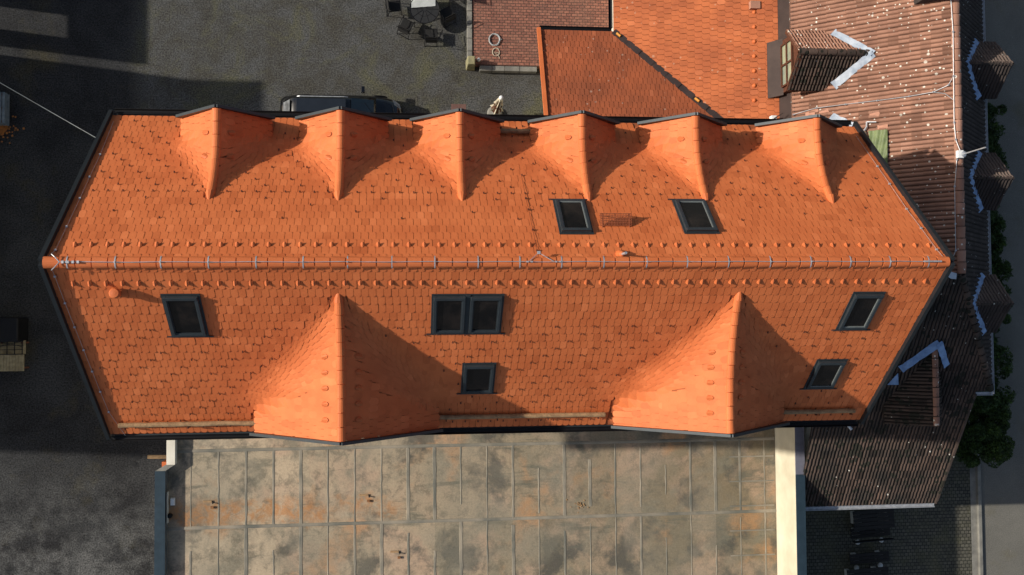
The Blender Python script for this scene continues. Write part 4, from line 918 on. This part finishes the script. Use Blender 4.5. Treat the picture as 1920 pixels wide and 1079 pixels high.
# three dormers on the east slope
xE = lambda z: Rx + (RZo - z) * (Ex - Rx) / (RZo - Ez)
def east_dormer(pyr, pyt, pyb, seed, lab):
    zr = 8.55; xb_ = xE(zr); c = at(1836, pyr, zr); Yr = c.y; hy = 1.0; zl = zr - .95; xo = at(1900, pyr, zr).x; xo2 = xo - .06; xw = xE(zl)
    o = MB().add([(xo2 - .15, Yr - hy + .1, zl - 1.2), (xo2 - .15, Yr + hy - .1, zl - 1.2), (xo2 - .15, Yr + hy - .1, zl), (xo2 - .15, Yr, zr - .08), (xo2 - .15, Yr - hy + .1, zl), (xw - .1, Yr - hy + .1, zl - .05), (xw - .1, Yr + hy - .1, zl - .05), (xw, Yr + hy - .1, zl - 1.2), (xw, Yr - hy + .1, zl - 1.2)],
                 [(0, 1, 2, 3, 4), (0, 4, 5, 8), (1, 7, 6, 2)]).build('dormer', BRN, old); tag(o, lab)
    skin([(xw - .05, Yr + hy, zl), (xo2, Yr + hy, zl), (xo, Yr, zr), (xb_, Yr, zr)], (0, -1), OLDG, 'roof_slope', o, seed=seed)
    skin([(xw - .05, Yr - hy, zl), (xo2, Yr - hy, zl), (xo, Yr, zr), (xb_, Yr, zr)], (0, 1), OLDE, 'roof_slope', o, seed=seed + 1)  # south side in the shade-darkened clay, north side toned lighter
    caps([(xb_ - .05, Yr, zr + .02), (xo, Yr, zr + .02)], .06, .34, seed=seed).build('ridge_tiles', OLDD, o, recalc=False)
    chevron(Vector((xb_ - .08, Yr, zr + .02)), [Vector((xw - .05, Yr + hy + .05, zl + .03)), Vector((xw - .05, Yr - hy - .05, zl + .03))], .30, LEADB, 'flashing', o, seed)
    MB().box((xo2 - .13, Yr, zl - .45), (.03, .9, .7)).build('window', GLASS, o)
east_dormer(118, 88, 175, 51, 'northernmost small dormer on the dark east slope'); east_dormer(333, 298, 386, 53, 'middle small dormer on the dark east slope'); east_dormer(569, 526, 615, 55, 'southernmost small dormer with ragged flashing on the east slope')
# dormer on the south slope
rp = onsouth(1752, 655, 0); sdx = rp.x - .0; zr = zS(rp.y) ; hw = 1.25; yfS = rp.y - 2.6; zl = zr - 1.2
yv = Ry - (RZo - zl) / gt
o = MB().add([(sdx - hw + .1, yfS + .15, zS(yfS) - .1), (sdx + .75, yfS + .15, zS(yfS) - .1), (sdx + .75, yfS + .15, zl + .3), (sdx, yfS + .15, zr - .06), (sdx - hw + .1, yfS + .15, zl)], [(0, 1, 2, 3, 4)]).build('dormer', DWOOD, old); tag(o, 'dormer on the shaded south slope with blue flashing')
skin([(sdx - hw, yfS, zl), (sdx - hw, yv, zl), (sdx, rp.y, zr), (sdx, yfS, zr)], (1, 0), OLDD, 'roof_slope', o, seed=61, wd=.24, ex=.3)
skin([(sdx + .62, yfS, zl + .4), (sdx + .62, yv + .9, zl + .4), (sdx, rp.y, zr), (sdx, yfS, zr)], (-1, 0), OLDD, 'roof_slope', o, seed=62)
caps([(sdx, rp.y, zr + .03), (sdx, yfS, zr + .03)], .10, .34, seed=7).build('ridge_tiles', OLD, o, recalc=False)
chevron(onsouth(1758, 643, .05), [onsouth(1686, 693, .05), onsouth(1772, 687, .05)], .24, LEADB, 'flashing', o, 9)
MB().slab([onsouth(1664, 722, .1), onsouth(1684, 700, .1), onsouth(1685, 722, .1)], .02).build('flashing_sheet', LEADB, o)
c = onsouth(1587, 796, .3); tag(MB().tube([onsouth(1580, 786, .12), onsouth(1597, 806, .45)], .05, 8).build('downpipe', LEAD), 'short pale pipe poking out under the eave over dark tiles', 'pipe')

# white box unit in the gap between the roofs
c = at(1442, 230, 4.9); ac = tag(empty('vent_unit', c), 'white metal box unit in the gap between the tiled roofs', 'vent unit')
c2 = at(1452, 226, 5.6); MB().box(c2 + Vector((0, .05, -.12)), (.20, .26, .24)).build('housing', WHITE, ac, bevel=.015); c3 = at(1434, 229, 5.5); MB().lathe(c3 + Vector((0, 0, -.2)), [(.10, 0), (.10, .12), (.06, .2)], 12).build('cowl', WHITE, ac); MB().tube([at(1428, 238, 5.3), at(1468, 212, 5.8)], .02, 6).build('cable', BRN, ac)

# ------------------------------------------------------------------ yard furniture
def chair_mb(root):
    s = MB().box((0, 0, .43), (.46, .44, .02)); s.build('seat', MESHB, root, local=True)
    b = MB(); M = Matrix.Rotation(R_(-14), 3, 'X'); b.box((0, -.29, .70), (.44, .015, .42), M=M); b.build('backrest', MESHB, root, local=True)
    f = MB()
    for sx in (-1, 1):
        x = sx * .245; f.tube([(x, .22, 0), (x, .24, .43), (x, .24, .64), (x, -.16, .66), (x, -.25, .62)], .014, 6); f.tube([(x, -.36, 0), (x, -.22, .43), (x, -.34, .95)], .014, 6)
    f.tube([(-.245, -.34, .94), (.245, -.34, .94)], .016, 6); f.tube([(-.245, .24, .42), (.245, .24, .42)], .013, 6); f.tube([(-.245, -.22, .43), (.245, -.22, .43)], .013, 6); f.tube([(-.245, -.345, .03), (.245, -.345, .03)], .012, 6)
    f.build('frame', BLK, root, local=True)
proto = empty('garden_chair', (0, 0, 0)); chair_mb(proto)
CH = [((808, 66), 0, 'black mesh garden chair pulled out below the round table, facing it squarely'), ((762, 49), R_(-27), 'black mesh garden chair turned to the round table from its lower left'),
      ((740, 12), R_(-95 + 12), 'black mesh garden chair west of the round table, at the upper picture edge'), ((838, 27), R_(28), 'black mesh garden chair close to the lower right of the round table'), ((852, -8), R_(100), 'black garden chair east of the table, cut by the upper picture edge')]
for i, ((px, py), a, lab) in enumerate(CH):
    o = proto if i == 0 else copy_tree(proto); p = at(px, py, .4); o.location = (p.x, p.y, 0); o.rotation_euler.z = a; tag(o, lab, 'chair', 'garden chairs around the round table')
tc_ = at(796, 17, .72); tb = tag(empty('round_table', (tc_.x, tc_.y, 0)), 'round black wire garden table on the gravel yard', 'table')
mb = MB(); n = 28
mb.tube([(.58 * math.cos(2 * math.pi * k / n), .58 * math.sin(2 * math.pi * k / n), .72) for k in range(n + 1)], .018, 6)
for k in range(10): a = 2 * math.pi * k / 10; mb.tube([(.08 * math.cos(a), .08 * math.sin(a), .72), (.58 * math.cos(a), .58 * math.sin(a), .72)], .012, 5)
mb.tube([(.30 * math.cos(2 * math.pi * k / n), .30 * math.sin(2 * math.pi * k / n), .72) for k in range(n + 1)], .008, 5)
mb.build('rim', BLK, tb, local=True); MB().lathe((0, 0, .712), [(.565, 0), (.565, .008)], 32).build('tabletop', mat('smoked_top', (0.028, 0.028, 0.028), None, 4, .4), tb, local=True)
mb = MB()
for k in range(4):
    a = math.pi / 4 + math.pi / 2 * k; mb.tube([(.06 * math.cos(a), .06 * math.sin(a), .70), (.10 * math.cos(a), .10 * math.sin(a), .35), (.36 * math.cos(a), .36 * math.sin(a), .02)], .016, 6)
mb.build('legs', BLK, tb, local=True)
V = []; n = 10
for i in range(n + 1):
    for j in range(n + 1):
        x = -.52 + .95 * i / n; y = .02 + .6 * j / n + .10 * i / n; V.append((tc_.x + x, tc_.y + y, .745 + .01 * math.sin(i * 2.1) * math.cos(j * 1.7) - (max(0, math.hypot(x, y) - .56) * 1.2)))
tag(MB().add(V, [(i * (n + 1) + j, (i + 1) * (n + 1) + j, (i + 1) * (n + 1) + j + 1, i * (n + 1) + j + 1) for i in range(n) for j in range(n)]).build('tablecloth', CLOTH, smooth=True), 'pale cloth thrown over the far half of the round table', 'tablecloth')

# stone post at the terrace corner, lamp, hoses
p = at(880, 124, 0); ps_ = at(889, 110, .55)
tag(MB().box((tx0 - .10, ty0 + .05, .42), (.36, .42, .84), taper=.8).build('stone_post', STONE, bevel=.03), 'mossy square stone post at the corner of the brick terrace', 'post')
p = at(890, 111, .6); tag(MB().lathe((tx0 + .22, ty0 + .17, TZ), [(.05, 0), (.04, .10), (.07, .13), (.075, .19), (.04, .245), (.01, .25)], 14).build('garden_lamp', WHITE, smooth=True), 'small white round lamp beside the mossy stone post', 'lamp')
def coil(name, px, py, r, turns, m, th, lab, tail, seed):
    c = at(px, py, TZ + .02); rr = random.Random(seed); P = []; n = int(turns * 26)
    for k in range(n): a = 2 * math.pi * k / 26; q = r * (1 + .07 * math.sin(a * .37 + seed) + .03 * rr.uniform(-1, 1)); P.append((c.x + q * math.cos(a) * .95, c.y + q * math.sin(a) * 1.05, TZ + .02 + .012 * (k // 26)))
    for t_ in tail: q = at(*t_, TZ + .02); P.append((q.x, q.y, TZ + .03))
    tag(MB().tube(P, th, 6).build(name, m), lab, 'hose', 'hoses coiled on the brick terrace')
coil('garden_hose', 927, 75, .22, 4, mat('grey_hose', (.42, .44, .44), None, 4, .5), .017, 'thick grey hose wound in a tight coil on the brick terrace', [(937, 76), (941, 74)], 1)
coil('garden_hose', 930, 98, .155, 2, mat('beige_hose', (.50, .44, .34), None, 4, .5), .012, 'thin beige hose in a loose coil with trailing ends', [(925, 98), (934, 104), (937, 110)], 2)

# parasol
b = at(927, 214, 0); par = tag(empty('closed_parasol', b), 'closed cream parasol on a round stone foot beside the house wall', 'parasol')
MB().lathe(b, [(.30, 0), (.31, .08), (.26, .16), (.10, .20), (.06, .24)], 20).build('foot', CONC, par)
MB().tube([b, b + Vector((0, 0, 2.75))], .025, 8).build('pole', BLK, par)
V = []; F = []; n = 16; prof = [(.05, 2.78), (.075, 2.68), (.11, 2.3), (.15, 1.9), (.16, 1.72), (.12, 1.62), (.19, 1.3), (.25, 1.0)]
for r, z in prof:
    for k in range(n): a = 2 * math.pi * k / n; q = r * (1.18 if k % 2 else .55 if z < 2.6 else 1); V.append(b + Vector((q * math.cos(a), q * math.sin(a), z)))
for i in range(len(prof) - 1):
    for k in range(n): F.append((i * n + k, i * n + (k + 1) % n, (i + 1) * n + (k + 1) % n, (i + 1) * n + k))
F.append(tuple(range(n))); MB().add(V, F).build('canopy', CANV, par); MB().lathe(b + Vector((0, 0, 2.74)), [(.05, 0), (.085, .04), (.08, .12), (.03, .17)], 12).build('cap', WHITE, par, smooth=True); MB().lathe(b + Vector((0, 0, 1.55)), [(.17, 0), (.175, .07), (.165, .16)], 14).build('strap', DWOOD, par)
MB().lathe(b, [(.215, .98), (.16, 1.35), (.12, 1.8), (.09, 2.3), (.05, 2.6)], 14).build('fold_shade', DWOOD, par)  # added dark cone, puts shade into the valleys of the canopy folds
# brown box by the wall
c = at(860, 207, 1.5); bxo = tag(empty('wooden_cabinet', (c.x, c.y, 0)), 'tall brown wooden cabinet standing outside below the dormer', 'cabinet')
MB().box((c.x, c.y, .72), (.52, .42, 1.44)).build('body', BWOOD, bxo, bevel=.01); MB().box((c.x, c.y, 1.47), (.58, .48, .05)).build('lid', BWOOD, bxo)
c = at(950, 230, 3.0)
# overhead cable
a = at(-30, 138, 9.5); m_ = at(90, 205, 9.0); e_ = at(184, 261, 9.6); e_.x = min(e_.x, -10.7)
P = [Vector((a.lerp(e_, k / 20))) - Vector((0, 0, .5 * math.sin(math.pi * k / 20))) for k in range(21)]
tag(MB().tube(P, .012, 6).build('overhead_cable', GASK), 'thin pale overhead cable running to the west gable of the tall house', 'cable')

# car (black estate/SUV), nose to the east
co = at(640, 0, 0); c0 = at(522, 215, 1.0); cy = at(640, 218, 1.2).y; cx = (at(524, 220, 1.0).x + at(756, 220, .8).x) / 2
car = tag(empty('parked_car', (cx, cy, 0)), 'black estate car with long roof rails parked along the tall house', 'car')
LL = at(756, 220, .8).x - at(524, 220, 1.0).x; hl = LL / 2; WW = .96
def loft(stations, nseg=14):                        # station: x, half width, z bottom, z top, crown
    V = []; F = []; K = nseg
    for (x, wd, zb, zt, cr) in stations:
        for k in range(K + 1):
            t = k / K; a = math.pi * t; y = math.cos(a); s = math.sin(a); ex = .42
            yy = wd * (abs(y) ** ex) * (1 if y > 0 else -1); zz = zb + (zt - zb) * (s ** ex) * (1 - cr + cr * s)
            V.append((x, yy, zz))
    for i in range(len(stations) - 1):
        for k in range(K): F.append((i * (K + 1) + k, (i + 1) * (K + 1) + k, (i + 1) * (K + 1) + k + 1, i * (K + 1) + k + 1))
        F.append((i * (K + 1), i * (K + 1) + K, (i + 1) * (K + 1) + K, (i + 1) * (K + 1)))
    F.append(tuple(range(K + 1))); F.append(tuple((len(stations) - 1) * (K + 1) + k for k in range(K + 1))[::-1])
    return MB().add(V, F)
body = loft([(-hl, .55, .45, .80, .1), (-hl + .04, .76, .38, .98, .1), (-hl + .18, .86, .30, 1.06, .1), (-hl + .6, .93, .25, 1.08, .08), (-.4, WW, .22, 1.06, .06), (.7, WW, .22, 1.05, .06), (1.1, .95, .22, 1.03, .10), (hl - .7, .90, .24, .96, .14), (hl - .35, .82, .26, .86, .16), (hl - .12, .66, .30, .72, .2), (hl, .42, .34, .60, .2)], 18)
body.build('body', CARB, car, local=True, smooth=True)
gh = loft([(-hl + .16, .66, .95, 1.08, .1), (-hl + .42, .74, 1.0, 1.56, .08), (-hl + .75, .72, 1.0, 1.66, .06), (-.2, .74, 1.0, 1.70, .06), (.35, .72, 1.0, 1.66, .08), (.95, .76, 1.0, 1.30, .08), (1.32, .78, 1.0, 1.05, .1)], 18)
gh.build('cabin', CARB, car, local=True, smooth=True)
def panel(pts, m, name): return MB().add(pts, [(0, 1, 2, 3)]).build(name, m, car, local=True)
MB().slab([(.40, -.60, 1.685), (1.24, -.66, 1.125), (1.24, .66, 1.125), (.40, .60, 1.685)], .02).build('windscreen', CGL, car, local=True)
MB().slab([(-hl + .70, -.55, 1.70), (.20, -.55, 1.73), (.20, .55, 1.73), (-hl + .70, .55, 1.70)], .02).build('glass_roof', mat('roof_glass', (.016, .020, .027), None, 2, .12, spec=.5), car, local=True, bevel=.01)
MB().slab([(-hl + .17, -.50, 1.16), (-hl + .46, -.52, 1.63), (-hl + .46, .52, 1.63), (-hl + .17, .50, 1.16)], .02).build('rear_window', mat('pale_rear_glass', (.20, .21, .22), (.03, .03, .03), 3, .15, spec=.5), car, local=True)
for s in (-1, 1):
    MB().tube([(-hl + .75, s * .62, 1.72), (-hl + .85, s * .62, 1.77), (.15, s * .62, 1.78), (.28, s * .62, 1.72)], .018, 6).build('roof_rail', ZINC, car, local=True)
    mm = MB().box((.82, s * 1.08, 1.05), (.14, .24, .15)); mm.tube([(.82, s * .94, 1.0), (.82, s * 1.02, 1.03)], .03, 6); mm.build('wing_mirror', CARB, car, local=True, bevel=.03)
    for x in (-hl + .95, hl - .98):
        tyre = MB(); tyre.tube([(x, s * .74, .36), (x, s * .95, .36)], .36, 22); w_ = tyre.build('wheel', RUB, car, local=True); MB().tube([(x, s * .93, .36), (x, s * .965, .36)], .24, 18).build('rim', ZINC, w_, local=True)
    MB().slab([(hl - .42, s * .78, .80), (hl - .14, s * .60, .70), (hl - .08, s * .42, .68), (hl - .34, s * .55, .83)], .04).build('headlight', mat('lamp_glass', (.25, .26, .27), None, 3, .15), car, local=True)
MB().tube([(1.22, -.55, 1.13), (.86, -.05, 1.375)], .010, 5).tube([(1.22, .1, 1.13), (.90, .5, 1.35)], .010, 5).build('wipers', RUB, car, local=True)
MB().tube([(hl - .78, -.72, .99), (hl - .42, -.56, .93), (hl - .30, 0, .91), (hl - .42, .56, .93), (hl - .78, .72, .99)], .008, 5).build('bonnet_seam', RUB, car, local=True)
MB().box((-hl + .52, 0, 1.70), (.14, .06, .06)).build('aerial', CARB, car, local=True)

# objects on the west edge
c = at(3, 205, .3); pal = tag(empty('pallet_stack', (c.x - .25, c.y, 0)), 'grey blue weathered pallet on the west edge of the yard', 'pallet')
for lv in range(4):
    mb = MB()
    for k in range(7): mb.box((-.36 + k * .13, 0, .13 + lv * .14), (.09, 1.2, .022))
    mb.build('deck_boards', mat('grey_board', (.17, .20, .22), (.10, .13, .15), 5, .9), pal, local=True)
    mb = MB()
    for dy in (-.52, 0, .52): mb.box((0, dy, .075 + lv * .14), (.86, .09, .085))
    mb.build('bearer', DWOOD, pal, local=True)
c = at(6, 240, .05); mb = MB(); LEAFO = mat('dry_leaf', (.34, .13, .035), (.20, .09, .03), 4, .9)
for k in range(160):
    a = rnd.uniform(0, 6.28); r = abs(rnd.gauss(0, .32)); x, y = c.x - .1 + r * math.cos(a), c.y + r * math.sin(a) * .8; s = rnd.uniform(.03, .06); th = rnd.uniform(0, 3.14); zz = rnd.uniform(.01, .10)
    mb.add([(x + s * math.cos(th + q), y + s * math.sin(th + q), zz + rnd.uniform(-.01, .02)) for q in (0, 1.57, 3.14, 4.71)], [(0, 1, 2, 3)])
tag(mb.build('leaves', LEAFO, recalc=False), 'drift of orange fallen leaves below the grey pallet', 'leaves', kind='stuff')
c = at(20, 681, .75); cart = tag(empty('wooden_cart', (c.x, c.y + .25, 0)), 'wooden flat cart with black iron grid at the west picture edge', 'cart')
mb = MB()
for k in range(9): mb.box((-.42 + k * .105, -.25, .72), (.095, .62, .035))
mb.build('deck', mat('pale_plank', (.30, .25, .15), (.20, .16, .09), 6, .9), cart, local=True)
mb = MB().box((0, .33, .60), (.94, .5, .03)); mb.build('tray', mat('pale_plank', (1, 1, 1)), cart, local=True)
mb = MB()
for k in range(4): mb.box((-.40 + k * .27, .33, .76), (.03, .54, .03))
for k in range(4): mb.box((0, .08 + k * .165, .765), (.90, .022, .03))
mb.bar((-.4, .56, .79), (.4, .36, .79), .02, .02); mb.bar((.4, .56, .79), (-.4, .36, .79), .02, .02); mb.build('iron_grid', BLK, cart, local=True)
for sx in (-.36, .36):
    for sy in (-.45, .5): MB().box((sx, sy, .35), (.06, .06, .68)).build('leg', DWOOD, cart, local=True)
c = at(14, 620, .9); tag(MB().box((c.x - .15, c.y + .02, .48), (1.15, .95, .96), taper=.94).build('covered_crate', BLK, bevel=.05), 'black covered crate beside the wooden cart', 'crate')
# beam and brick by the annex corner
a, b = at(277, 857, .9), at(314, 857, .9); tag(MB().bar(a, b + Vector((.1, 0, 0)), .13, .10).build('timber_beam', WOOD), 'pale timber beam sticking out of the annex corner', 'beam')
c = at(308, 874, 1.0); pl_ = tag(MB().box((c.x + .05, c.y, .5), (.28, .30, 1.0)).build('brick_pier', TRIM), 'short orange brick pier beside the white wall end', 'pier')

# ------------------------------------------------------------------ picnic sets in the forecourt
def picnic(px, py, rz, lab, second):
    c = at(px, py, .72)
    t = tag(empty('picnic_table', (c.x, c.y, 0), rz), lab, 'table', 'slatted tables in the cobbled court')
    mb = MB()
    for k in range(5): mb.box((0, -.32 + k * .16, .74), (1.75, .14, .04))
    mb.build('tabletop', BLKWOOD, t, local=True)
    for sx in (-.58, .58): MB().box((sx, 0, .36), (.16, .5, .70), taper=.8).build('foot', LIGHTST, t, local=True)
    return t
def bench(px, py, rz, lab, rows_=3, back=False):
    c = at(px, py, .42); t = tag(empty('slatted_bench', (c.x, c.y, 0), rz), lab, 'bench', 'slatted benches in the cobbled court'); mb = MB()
    for k in range(rows_): mb.box((0, (-(rows_ - 1) / 2 + k) * .14, .43), (1.7, .125, .035))
    mb.build('seat', BLKWOOD, t, local=True)
    if back: b_ = MB(); b_.box((0, -rows_ * .07 - .08, .66), (1.7, .03, .26)); b_.build('backrest', BLK, t, local=True)
    for sx in (-.52, .52):
        MB().box((sx, -.02, .21), (.20, .34, .40), taper=.75).build('foot', LIGHTST, t, local=True)
        MB().lathe((sx + .12, -rows_ * .07 - .26, 0), [(.11, 0), (.10, .06), (.04, .09)], 12).build('foot_pad', LIGHTST, t, local=True)
    return t
rz = R_(3.2)
picnic(1638, 974, rz, 'black slatted table nearest the old house gutter', 0); bench(1632, 998, rz, 'black slatted bench in front of the upper table, with pale feet', 3, True)
bench(1630, 1046, rz, 'black slatted bench at the upper side of the lower table', 3); picnic(1627, 1084, rz, 'black slatted table cut by the lower picture edge', 1)

# ------------------------------------------------------------------ hedge and bush along the road
def leafy(x0, x1, y0, y1, h, n, seed, round_=False):
    r = random.Random(seed); mb = MB(); cl = [(r.uniform(x0, x1), r.uniform(y0, y1), r.uniform(.45, 1.0) * h, r.uniform(.18, .42)) for _ in range(int((y1 - y0) * (x1 - x0) * 14) + 14)]
    for k in range(n):
        cx_, cy_, cz_, cr = r.choice(cl); a = r.uniform(0, 6.28); p = r.uniform(-.2, 1.5); q = cr * r.uniform(.75, 1.08)
        x = cx_ + q * math.cos(a) * math.cos(p); y = cy_ + q * math.sin(a) * math.cos(p); z = max(.05, cz_ - cr + q * math.sin(p)); s = r.uniform(.035, .08)
        u = Vector((r.gauss(0, 1), r.gauss(0, 1), r.gauss(0, .6))).normalized(); v = u.cross(Vector((r.gauss(0, 1), r.gauss(0, 1), r.gauss(0, 1)))).normalized(); c = Vector((x, y, z))
        mb.add([c - u * s, c - v * s * .45, c + u * s, c + v * s * .45], [(0, 1, 2, 3)], min(1, max(0, r.gauss(.5, .3))))
    return mb
hx = at(1868, 400, 1.2).x
hd = tag(empty('hedge', (hx, 1, 0)), 'dark green hedge running between the old house and the road', 'hedge')
leafy(hx - .75, hx + .22, -5.2, 7.6, 1.7, 46000, 1).build('foliage', LEAF, hd, recalc=False)
mb = MB()
for k in range(24): y = -4.8 + k * .5; mb.tube([(hx, y, 0), (hx + rnd.uniform(-.2, .2), y + rnd.uniform(-.2, .2), 1.2)], [.03, .012], 5)
mb.build('stems', TWIG, hd)
bc = at(1845, 812, 1.2); bs = tag(empty('shrub', (bc.x, bc.y, 0)), 'larger bright tipped evergreen shrub at the south end of the hedge', 'shrub')
leafy(bc.x - .80, bc.x + .55, bc.y - 1.2, bc.y + 1.5, 2.3, 30000, 2).build('foliage', LEAF, bs, recalc=False)
mb = MB()
for k in range(8): mb.tube([(bc.x, bc.y, 0), (bc.x + rnd.uniform(-.6, .6), bc.y + rnd.uniform(-.8, .9), 1.7)], [.05, .015], 5)
mb.build('stems', TWIG, bs)
# unseen barn shading the west of the yard; added wall shaping a sunlit patch
nb = tag(empty('barn', (-27, 0, 0)), 'tall barn outside the west edge of the picture', 'barn')
k_ = SUN_T / .68; e8 = 8.8 * k_; r13 = 12.6 * k_; ys0, yn0 = -4.6, 9.7
MB().box((-27, (ys0 + yn0) / 2, e8 / 2), (11.2, yn0 - ys0 - .6, e8)).build('wall', PLASTER, nb)
MB().add([(-32.8, ys0, e8), (-21.2, ys0, e8), (-27, ys0, r13), (-32.8, yn0, e8), (-21.2, yn0, e8), (-27, yn0, r13)], [(0, 1, 2), (3, 5, 4), (1, 4, 5, 2), (0, 2, 5, 3), (0, 3, 4, 1)]).build('roof', OLDD, nb)
gw = tag(empty('added_shade_wall', (-21, 12, 0)), 'unseen added wall with an opening that shapes the sunlit patch north of the barn', 'wall')  # added unseen wall, its opening shaped to let one strip of sun through
MB().box((-21.0, 10.02, 2.75 * k_), (.4, .62, 5.5 * k_)).box((-21.0, 13.6, 2.75 * k_), (.4, 4.7, 5.5 * k_)).build('added_masonry', PLASTER, gw)
MB().box((-21.0, 10.79, 4.6 * k_), (.38, .94, 1.82 * k_)).build('added_lintel', CONC, gw)
